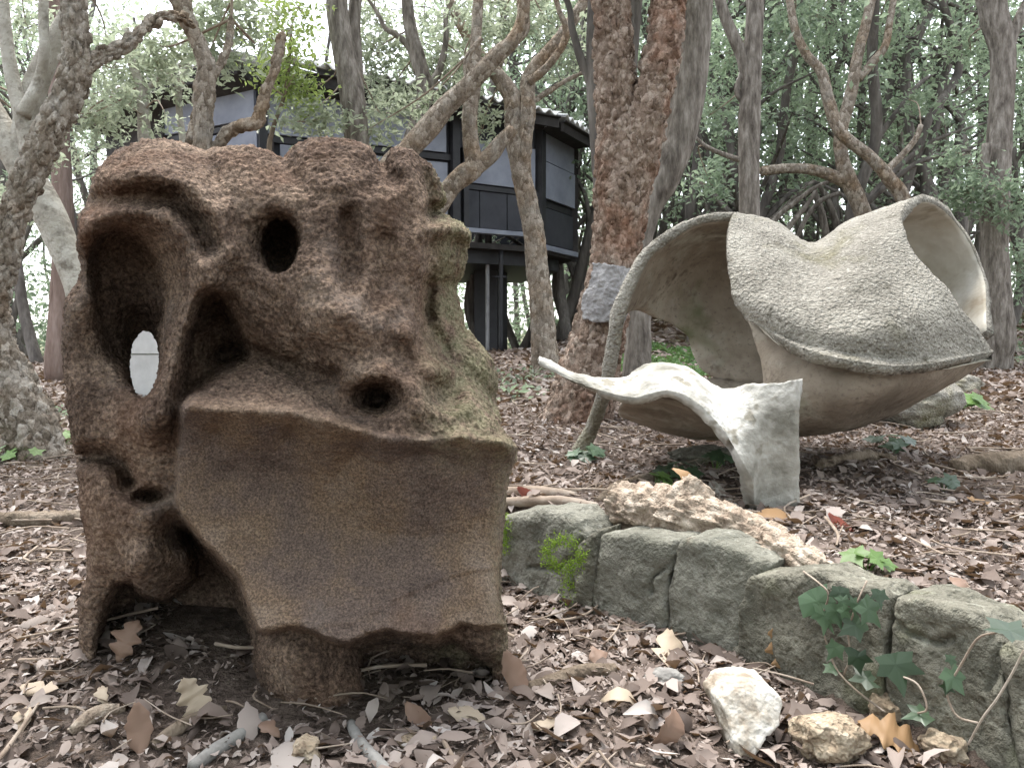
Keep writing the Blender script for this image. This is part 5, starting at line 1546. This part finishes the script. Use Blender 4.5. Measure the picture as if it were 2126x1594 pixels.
single_leaf('dry_leaf', 1070, 1450, 110, 'oval', 'leaf_brown', 'reddish brown leaf leaning on the bottom right corner of the block', (0.6, -1, 0.4), 0.3, 0.03, 45)
single_leaf('dry_leaf', 1390, 1370, 130, 'torn', 'leaf_tan', 'pale torn leaf lying in front of the middle edging stone', (0.1, -0.3, 1), 1.4, 0.015, 46)
single_leaf('dry_leaf', 1530, 1352, 60, 'oval', 'leaf_tan', 'small bright tan leaf against the left corner of the ivy slab', (0, -0.7, 1), 1.6, 0.015, 47)
single_leaf('dry_leaf', 1850, 1560, 130, 'oak', 'leaf_orange', 'large golden brown oak leaf at the bottom right foreground', (0.1, -0.7, 1), 0.9, 0.02, 48)
single_leaf('dry_leaf', 1380, 1545, 100, 'curl', 'leaf_brown', 'dark brown curled leaf tilted up at the bottom middle right', (0.5, -1, 0.5), -0.9, 0.02, 49)
single_leaf('dry_leaf', 970, 1500, 80, 'oval', 'leaf_tan', 'tan oval leaf beside the pale cork flake under the block', (0, -0.6, 1), 1.3, 0.012, 50)
single_leaf('dry_leaf', 1250, 1228, 60, 'curl', 'leaf_tan', 'pale curled leaf propped on twigs before the second edging stone', (0.2, -0.8, 0.8), 1.2, 0.035, 51)
single_leaf('dry_leaf', 870, 1505, 80, 'curl', 'leaf_brown', 'grey brown curled leaf below the shadowed base of the block', (0, -0.6, 1), 0.8, 0.012, 52)
single_leaf('dry_leaf', 85, 1445, 80, 'torn', 'leaf_tan', 'bright tan torn leaf on the litter left of the block', (0, -0.4, 1), 1.5, 0.012, 53)
single_leaf('dry_leaf', 215, 1465, 60, 'torn', 'leaf_tan', 'cream leaf on the dark soil left of the upright oak leaf', (0, -0.6, 1), 0.6, 0.015, 54)
single_leaf('dry_leaf', 1095, 1040, 50, 'curl', 'leaf_red', 'dark red leaf beside the bare sticks above the first edging stone', (0.2, -1, 0.8), 0.9, 0.015, 55)
single_leaf('dry_leaf', 1415, 1095, 70, 'curl', 'leaf_orange', 'rust brown leaf lying on the pale cork log', (0.6, -1, 0.5), 0.2, 0.10, 56)
single_leaf('dry_leaf', 1610, 1085, 90, 'oval', 'leaf_orange', 'russet leaf on the litter right under the white leg', (0, -0.4, 1), 1.4, 0.012, 57)
single_leaf('dry_leaf', 1745, 1100, 60, 'curl', 'leaf_red', 'dark russet leaf right of the cork log end', (0, -0.8, 1), 0.7, 0.012, 58)
single_leaf('dry_leaf', 2035, 1050, 50, 'torn', 'leaf_orange', 'light orange leaf before the short log at the right border', (0, -0.6, 1), 1.2, 0.012, 59)
single_leaf('dry_leaf', 1990, 1230, 70, 'oval', 'leaf_brown', 'dull brown leaf flat on the litter above the right edging stones', (0, -0.3, 1), 1.4, 0.012, 60)
single_leaf('dry_leaf', 50, 1510, 70, 'oval', 'leaf_tan', 'pale leaf at the left border of the foreground', (0, -0.5, 1), 0.3, 0.012, 61)
single_leaf('dry_leaf', 560, 1530, 60, 'torn', 'leaf_brown', 'brown leaf scrap between the grey sticks at the bottom', (0, -0.5, 1), 1.0, 0.012, 62)
single_leaf('dry_leaf', 1130, 1520, 70, 'torn', 'leaf_tan', 'tan leaf scrap on the bare soil at the bottom centre', (0, -0.5, 1), 1.8, 0.012, 63)
single_leaf('dry_leaf', 1250, 1395, 90, 'torn', 'leaf_brown', 'brown torn leaf on the litter below the first edging stones', (0, -0.5, 1), 0.4, 0.015, 64)
single_leaf('dry_leaf', 1290, 1475, 80, 'curl', 'leaf_tan', 'tan curled leaf left of the white rock', (0.2, -0.5, 1), 1.2, 0.015, 65)

# -- sticks, logs, rocks
def lay(pts, raise_=0.5):
    """(px, py, r_px) points lying on the ground"""
    out = []
    for px, py, r in pts:
        g = on_ground(px, py)
        rr = r * depth_of(g) / FPX
        out.append((g.x, g.y, g.z + rr * raise_, rr))
    return out
def stick(name, pts, mat, label, cat='stick', bark=None, sides=10, step=None, group='fallen sticks', raise_=0.8):
    p = lay(pts, raise_)
    v, f = tube(p, sides, step or 0.008, bark or bark_plain(0.12, 0.012, 0.3), seed=len(label))
    o = obj(name, v, f, M[mat])
    return tag(o, label, cat, group)
stick('stick', [(548, 1500, 13), (500, 1535, 14), (445, 1570, 15), (400, 1605, 15)], 'grey_stick', 'short grey stick pointing at the carved block from the bottom edge')
stick('stick', [(728, 1510, 10), (745, 1545, 12), (775, 1580, 13), (810, 1620, 14)], 'grey_stick', 'grey brown stick below the middle of the block, cut by the bottom edge')
stick('stick', [(470, 1478, 8), (410, 1500, 13), (360, 1530, 15), (320, 1562, 14)], 'bark_tan', 'brown bark stick beside the broad brown leaf in the bottom left')
stick('stick', [(258, 1478, 10), (215, 1490, 16), (180, 1505, 16), (145, 1528, 10)], 'log_cork', 'pale bent cork stick on the litter at the bottom left')
stick('stick', [(0, 1378, 5), (60, 1374, 5), (120, 1374, 5), (182, 1372, 5)], 'twig', 'thin bare stick lying level left of the block foot')
stick('stick', [(0, 1355, 5), (40, 1340, 5), (90, 1325, 4)], 'twig', 'thin dark stick slanting at the left border')
stick('stick', [(1095, 1440, 14), (1150, 1428, 17), (1210, 1410, 18), (1278, 1402, 14)], 'bark_tan', 'thick brown stick lying in front of the first edging stones')
stick('stick', [(1042, 1312, 4), (1120, 1352, 4), (1230, 1415, 3), (1330, 1450, 3), (1420, 1455, 3)], 'twig', 'long thin twig running from the block past the brown stick')
stick('stick', [(1160, 1530, 5), (1260, 1575, 5), (1340, 1595, 4)], 'twig', 'thin brown twig at the bottom edge right of centre')
stick('stick', [(1040, 1032, 12), (1090, 1032, 13), (1140, 1034, 13), (1195, 1038, 10)], 'twig', 'bleached stick lying behind the first edging stone')
stick('stick', [(1045, 1050, 10), (1110, 1050, 12), (1180, 1052, 12), (1240, 1060, 9)], 'twig', 'nearer of the two bleached sticks behind the first edging stone')
stick('stick', [(1242, 1050, 10), (1280, 1020, 11), (1320, 1008, 11), (1370, 995, 11), (1400, 985, 8)], 'bark_tan', 'crooked tan stick leaning on the left end of the cork log')
stick('stick', [(1480, 1012, 9), (1510, 1045, 9), (1540, 1075, 8), (1562, 1095, 6)], 'bark_pale', 'pale stick slanting down beside the white leg')
stick('stick', [(1925, 1140, 6), (1990, 1132, 6), (2050, 1132, 7), (2126, 1145, 9)], 'bark_dark', 'dark twig snaking over the litter at the right border')
stick('stick', [(1640, 1065, 4), (1700, 1045, 4), (1730, 1030, 3)], 'twig', 'thin twig on the litter at the foot of the white leg')
stick('fallen_bough', [(-60, 1090, 16), (20, 1092, 18), (90, 1092, 18), (150, 1086, 16), (230, 1080, 14)], 'bark_tan', 'rough brown bough lying level left of the carved block', 'branch', bark_cork(0.10, 0.02), 16, 0.008, None)
stick('fallen_log', [(1985, 985, 18), (2020, 982, 22), (2080, 985, 26), (2180, 982, 28)], 'bark_tan', 'short brown log at the right border beyond the edging', 'log', bark_cork(0.10, 0.025), 24, 0.01, None, 0.9)
stick('fallen_log', [(1700, 978, 12), (1745, 965, 14), (1800, 958, 14), (1860, 962, 10)], 'bark_tan', 'thin bleached log lying in the shade under the bell', 'log', bark_cork(0.10, 0.025), 16, 0.01, None, 0.8)
def cork_log():
    p = lay([(1285, 1085, 54), (1345, 1098, 60), (1420, 1114, 62), (1500, 1132, 56), (1580, 1156, 50), (1650, 1182, 44), (1710, 1204, 30)], 0.6)
    root = empty('cork_log', p[0][:3], 'crumbly pale cork log with a stub lying behind the edging stones', 'log')
    v, f = tube(p, 80, 0.0045, bark_cork(0.22, 0.016, 3.0), seed=3)
    obj('log', v, f, M['log_cork'], root)
    a = Vector(p[2][:3])
    b = P(1452, 1005, depth_of(a) + 0.02)
    v, f = tube([(*(a + Vector((-0.01, 0, -0.02))), 0.07), (*((a + b) / 2 + Vector((-0.005, 0, 0))), 0.055), (*b, 0.04)], 60, 0.0045, bark_cork(0.22, 0.016, 3.0), seed=5)
    obj('stub', v, f, M['log_cork'], root)
cork_log()
def rock(name, px, py, w_px, h_px, dep, mat, label, seed, cat='rock', sharp=0.5, group=None):
    g = on_ground(px, py)
    k = depth_of(g) / FPX
    import bmesh
    bm = bmesh.new()
    bmesh.ops.create_icosphere(bm, subdivisions=5, radius=1.0)
    off = Vector((seed * 3.7, seed, 0))
    for v in bm.verts:
        c = v.co.copy()
        n = mnoise.noise(c * 1.1 + off) * 0.35 + mnoise.noise(c * 2.6 + off) * 0.16 + mnoise.noise(c * 7 + off) * 0.06 + mnoise.noise(c * 17 + off) * 0.03
        dd, pp = mnoise.voronoi(c * 1.2 + off)
        n -= sharp * 0.3 * dd[0]
        c = c * (1.1 + n)
        v.co = Vector((c.x * w_px * k / 2, c.y * dep / 2, c.z * h_px * k / 2 + h_px * k * 0.35))
    me = bpy.data.meshes.new(name)
    bm.to_mesh(me); bm.free()
    o = link(name, me, M[mat], None, True, g)
    o.rotation_euler = (0, 0, seed)
    o.rotation_euler = (0, 0, 0)
    return tag(o, label, cat, group)
wr = outline_solid('rock', [(1518, 1486), (1545, 1464), (1600, 1454), (1644, 1462), (1656, 1488), (1642, 1528), (1602, 1542), (1566, 1580), (1532, 1580), (1528, 1525)], G(1535, 1568), G(1650, 1560), 0.07, 0.006, M['rock_white'], 0.004, None, 0.005, (), 0.7, 21)
tag(wr, 'white flaky rock in the litter at the bottom right', 'rock')
rock('cork_clod', 1720, 1570, 160, 110, 0.09, 'rock_tan', 'crumbly tan clod right of the white rock', 5.0, 'clod')
rock('cork_clod', 1960, 1570, 80, 60, 0.06, 'rock_tan', 'small pale clod at the foot of the dark mossy edging stone', 7.0, 'clod')
rock('cork_clod', 1840, 1500, 70, 70, 0.05, 'rock_tan', 'lumpy tan clod between the tan clod and the ivy', 8.0, 'clod')
rock('cork_flake', 865, 1545, 75, 26, 0.03, 'rock_tan', 'pale honeycombed cork flake below the block', 9.0, 'bark flake')
rock('cork_clod', 635, 1580, 60, 55, 0.045, 'rock_tan', 'small brown clod between two grey sticks at the bottom', 11.0, 'clod')
rock('rock', 1385, 1425, 80, 45, 0.06, 'grey_stick', 'small dark grey stone on the litter below the middle edging stone', 12.0)
rock('half_buried_stone', 1450, 960, 120, 40, 0.10, 'sandstone_dark', 'half buried dark stone in the shade under the shell', 13.0)
rock('footing', 1870, 880, 210, 120, 0.30, 'concrete', 'grey green concrete footing mound right under the bell tip', 15.0, 'footing', sharp=0.2)
rock('flat_stone', 1935, 815, 190, 46, 0.28, 'concrete', 'flat grey slab lying behind the footing of the bell', 16.0, 'stone', sharp=0.2)

# -- pale block seen through the window of the carved stone
def pale_block():
    c = P(300, 740, 7.0)
    root = empty('concrete_bench', (c.x, c.y, gz(c.x, c.y)), 'pale concrete block seen through the hole of the carved stone', 'block')
    z0 = gz(c.x, c.y) - 0.03
    def bx(name, x0, x1, za, zb, dy):
        vs = []
        for k, (x, y) in enumerate(((x0, c.y - dy), (x1, c.y - dy), (x1, c.y + 0.4), (x0, c.y + 0.4))):
            vs += [(x, y, za), (x, y, zb)]
        vs = np.array(vs)
        fs = np.array([(0, 2, 3, 1), (2, 4, 5, 3), (4, 6, 7, 5), (6, 0, 1, 7), (1, 3, 5, 7), (0, 6, 4, 2)])
        obj(name, vs, [fs], M['pale_block'], root, False)
    zj = P(300, 735, 7.0).z
    bx('base_course', c.x - 0.35, c.x + 0.45, z0, zj - 0.006, 0.0)
    bx('top_course', c.x - 0.33, c.x + 0.43, zj + 0.004, P(300, 675, 7.0).z, 0.012)
pale_block()

# -- ivy and seedlings
def ivy_leaf_mesh():
    out = [(0, -0.5), (0.16, -0.42), (0.42, -0.46), (0.36, -0.2), (0.55, 0.08), (0.26, 0.1), (0.1, 0.3), (0.0, 0.58), (-0.1, 0.3), (-0.26, 0.1), (-0.55, 0.08), (-0.36, -0.2), (-0.42, -0.46), (-0.16, -0.42)]
    v = [(0, -0.15, 0.0)] + [(x, y, -0.10 * abs(x) - 0.12 * max(0, y) + 0.05 * (1 if abs(x) > 0.3 else 0)) for x, y in out]
    n = len(out)
    return np.array(v, float), [np.array([(0, i + 1, (i + 1) % n + 1) for i in range(n)])]
IVY = ivy_leaf_mesh()
def ivy(name, label, stems, leaves, mat='leaf_ivy', plane_d=None, cat='ivy'):
    """stems: lists of (px, py, depth); leaves: (px, py, depth, size_px, spin, normal)"""
    pts0 = P(*stems[0][0])
    root = empty(name, pts0, label, cat, 'ivy and seedlings')
    for st in stems:
        v, f = tube([(*P(*p), 0.0016) for p in st], 6, 0.006)
        stem = obj('stem', v, f, M['twig'], root)
    for k, (px, py, d, s, spin, nrm) in enumerate(leaves):
        p = np.array([P(px, py, d)])
        sz = s * d / FPX
        jit = 1 + 0.12 * rng.normal(0, 1, IVY[0].shape)
        v, f = leaf_batch(IVY[0] * jit, IVY[1], p, rot_from(np.array([nrm], float), np.array([spin])), np.array([sz]))
        obj('leaf', v, f, M[mat], stem, False)
def slab_d(px):
    """depth of the slab faces (front of the edging) at a photo column"""
    xs_ = [1515, 1815, 2050, 2260]
    ds = [depth_of(gnd0(1515, 1366)), depth_of(gnd0(1815, 1492)), depth_of(gnd0(2050, 1600)), depth_of(gnd0(2260, 1680))]
    return float(np.interp(px, xs_, ds)) - 0.022
N1 = (0.1, -1, 0.55)
def L(px, py, s, spin, nrm=N1, off=0.0):
    return (px, py, slab_d(px) - 0.012 + off, s, spin, nrm)
ivy('ivy_plant', 'dark green ivy hanging over the joint of the large slab', [
    [(1668, 1186, slab_d(1668) + 0.03), (1700, 1210, slab_d(1700) - 0.004), (1720, 1235, slab_d(1720) - 0.006), (1706, 1290, slab_d(1706) - 0.006), (1722, 1350, slab_d(1722) - 0.006), (1738, 1390, slab_d(1738) - 0.006), (1775, 1430, slab_d(1775) - 0.008), (1838, 1478, slab_d(1838) - 0.01)],
    [(1800, 1205, slab_d(1800) + 0.02), (1780, 1250, slab_d(1780) - 0.005), (1762, 1310, slab_d(1762) - 0.006), (1765, 1360, slab_d(1765) - 0.006), (1752, 1400, slab_d(1752) - 0.006)]],
    [L(1702, 1258, 88, 3.5), L(1712, 1284, 58, 2.9), L(1738, 1276, 52, 3.3, N1, -0.006), L(1745, 1236, 44, 3.0), L(1756, 1272, 34, 3.8, N1, -0.01), L(1776, 1258, 36, 2.8), L(1808, 1272, 66, 3.6, (0.3, -1, 0.6)), L(1768, 1302, 60, 2.2, (-0.3, -1, 0.6)), L(1826, 1240, 40, 3.1), L(1730, 1350, 46, 2.4), L(1782, 1372, 56, 3.2), L(1724, 1388, 36, 2.0, (0, -0.4, 1)), L(1790, 1408, 58, 1.6, (0, -0.4, 1)), L(1752, 1252, 36, 3.4)])
ivy('ivy_plant', 'broad grey green ivy leaf with a small one on the dark mossy stone', [
    [(1862, 1400, slab_d(1862) - 0.006), (1905, 1420, slab_d(1905) - 0.006), (1925, 1470, slab_d(1925) - 0.008), (1905, 1480, slab_d(1905) - 0.012)]],
    [L(1864, 1394, 92, 3.2, (0, -1, 0.7)), L(1905, 1482, 58, 1.8, (0, -0.4, 1))])
ivy('ivy_plant', 'ivy stem looping over the right edging stones with two small leaves', [
    [(2126, 1350, slab_d(2126) - 0.01), (2100, 1400, slab_d(2100) - 0.012), (2070, 1450, slab_d(2070) - 0.012), (2040, 1490, slab_d(2040) - 0.012), (2010, 1545, slab_d(2010) - 0.012)],
    [(2030, 1500, slab_d(2030) - 0.012), (1990, 1488, slab_d(1990) - 0.01), (1972, 1460, slab_d(1972) - 0.01), (1968, 1430, slab_d(1968) - 0.01), (1995, 1380, slab_d(1995) - 0.01), (2030, 1325, slab_d(2030) - 0.012), (2070, 1312, slab_d(2070) - 0.02)]],
    [L(1985, 1415, 62, 3.6), L(1966, 1428, 30, 2.7), L(2085, 1300, 90, 1.9, (0, -0.3, 1), -0.02), L(1975, 1372, 26, 3.0)])
def seedling(px, py, n, s, mat, label, spread=30, hgt=0.05):
    g = on_ground(px, py)
    d = depth_of(g)
    root = empty('seedling', g, label, 'seedling', 'ivy and seedlings')
    for k in range(n):
        a = rng.uniform(0, 6.28)
        r = spread * d / FPX * rng.uniform(0.3, 1.0)
        tip = g + Vector((math.cos(a) * r, math.sin(a) * r * 0.8, hgt * rng.uniform(0.5, 1.2)))
        v, f = tube([(g.x, g.y, g.z - 0.005, 0.0016), (*((g + tip) / 2 + Vector((0, 0, 0.01))), 0.0013), (*tip, 0.0009)], 5, 0.01)
        stem = obj('stem', v, f, M['leaf_bright'], root)
        v, f = leaf_batch(IVY[0], IVY[1], np.array([tip]), rot_from(np.array([[math.cos(a) * 0.4, math.sin(a) * 0.4 - 0.35, 1.0]]), np.array([rng.uniform(0, 6.28)])), np.array([s * d / FPX * rng.uniform(0.7, 1.2)]))
        obj('leaf', v, f, M[mat], stem, False)
seedling(1415, 1000, 7, 44, 'leaf_ivy', 'green seedling growing behind the stub of the cork log', 60)
seedling(1360, 1020, 6, 40, 'leaf_bright', 'yellow green seedling left of the cork log stub', 40, 0.04)
seedling(1485, 985, 6, 36, 'leaf_ivy', 'leafy seedling between the log stub and the white leg', 40)
seedling(1215, 960, 6, 44, 'leaf_ivy', 'small ivy at the foot of the arched rib', 40)
seedling(2015, 855, 5, 46, 'leaf_bright', 'bright green seedling on the litter right of the bell', 28, 0.06)
seedling(1858, 938, 7, 44, 'leaf_ivy', 'dark ivy seedling in front of the footing mound', 45)
seedling(1800, 1195, 4, 62, 'leaf_bright', 'bright green leaves on top of the ivy slab', 36, 0.03)
seedling(130, 925, 7, 36, 'leaf_bright', 'green seedling at the foot of the left cork oak, nearer the block', 34, 0.07)
seedling(40, 960, 8, 36, 'leaf_bright', 'green plants under the left cork oak at the border', 50, 0.07)
seedling(1960, 1020, 4, 40, 'leaf_ivy', 'grey green seedling beside the short log', 30, 0.03)

# -- moss, grass, ivy carpet (uncountable)
def tufts(name, label, spots, size, mat, up=0.9):
    P_, N_ = [], []
    for (c, rad, n) in spots:
        c = np.array(c)
        P_.append(c + rng.normal(0, 1, (n, 3)) * np.array(rad))
    p = np.vstack(P_)
    nrm = rng.normal(0, 1, (len(p), 3))
    v, f = leaf_batch(LEAF4, LEAF4F, p, rot_from(nrm, rng.uniform(0, 6.28, len(p))), size * rng.uniform(0.5, 1.4, len(p)))
    o = obj(name, v, f, M[mat], None, False)
    tag(o, label, None, None, 'stuff')
d1 = depth_of(gnd0(1185, 1262)) - 0.02
tufts('moss', 'bright green moss in the crack of the first edging stones', [(P(1170 + 34 * math.cos(a), 1150 + 30 * math.sin(a), d1 - 0.008), (0.009, 0.006, 0.009), 130) for a in np.linspace(0, 5.2, 9)] + [(P(1180, 1205, d1 - 0.006), (0.010, 0.004, 0.022), 200)], 0.006, 'moss')
tufts('moss', 'green moss on the left flank of the first edging stone', [(P(1048, 1080 + k * 14, depth_of(gnd0(1045, 1212)) - 0.01), (0.008, 0.01, 0.012), 130) for k in range(5)], 0.006, 'moss')
def carpet(name, label, boxes, n, size, mat, h=0.05):
    """low plants: boxes of (x0, x1, y0, y1)"""
    A = []
    for x0, x1, y0, y1 in boxes:
        m = int(n * (x1 - x0) * (y1 - y0))
        x = rng.uniform(x0, x1, m); y = rng.uniform(y0, y1, m)
        k = vnoise(x, y, 0.5, 17) > 0.42
        A.append(np.stack([x[k], y[k], ground_z(x[k], y[k]) + rng.uniform(0.005, h, k.sum())], 1))
    p = np.vstack(A)
    nrm = rng.normal(0, 0.7, (len(p), 3)); nrm[:, 2] = 1
    v, f = leaf_batch(LEAF4, LEAF4F, p, rot_from(nrm, rng.uniform(0, 6.28, len(p))), size * rng.uniform(0.5, 1.4, len(p)))
    o = obj(name, v, f, M[mat], None, False, Vector((0, 0, 0)))
    tag(o, label, None, None, 'stuff')
carpet('ground_ivy', 'low ivy covering the ground between the trees', [(-0.15, 0.75, 4.6, 6.6), (5.2, 9.5, 8.5, 13.5), (-3.2, -2.1, 4.2, 5.6), (2.5, 4.8, 10.0, 12.0), (0.05, 0.5, 6.5, 8.0)], 260, 0.055, 'leaf_wood', 0.10)
carpet('grass', 'patch of short green grass seen through the arch', [(0.9, 3.2, 5.6, 10.5)], 1500, 0.06, 'grass', 0.05)
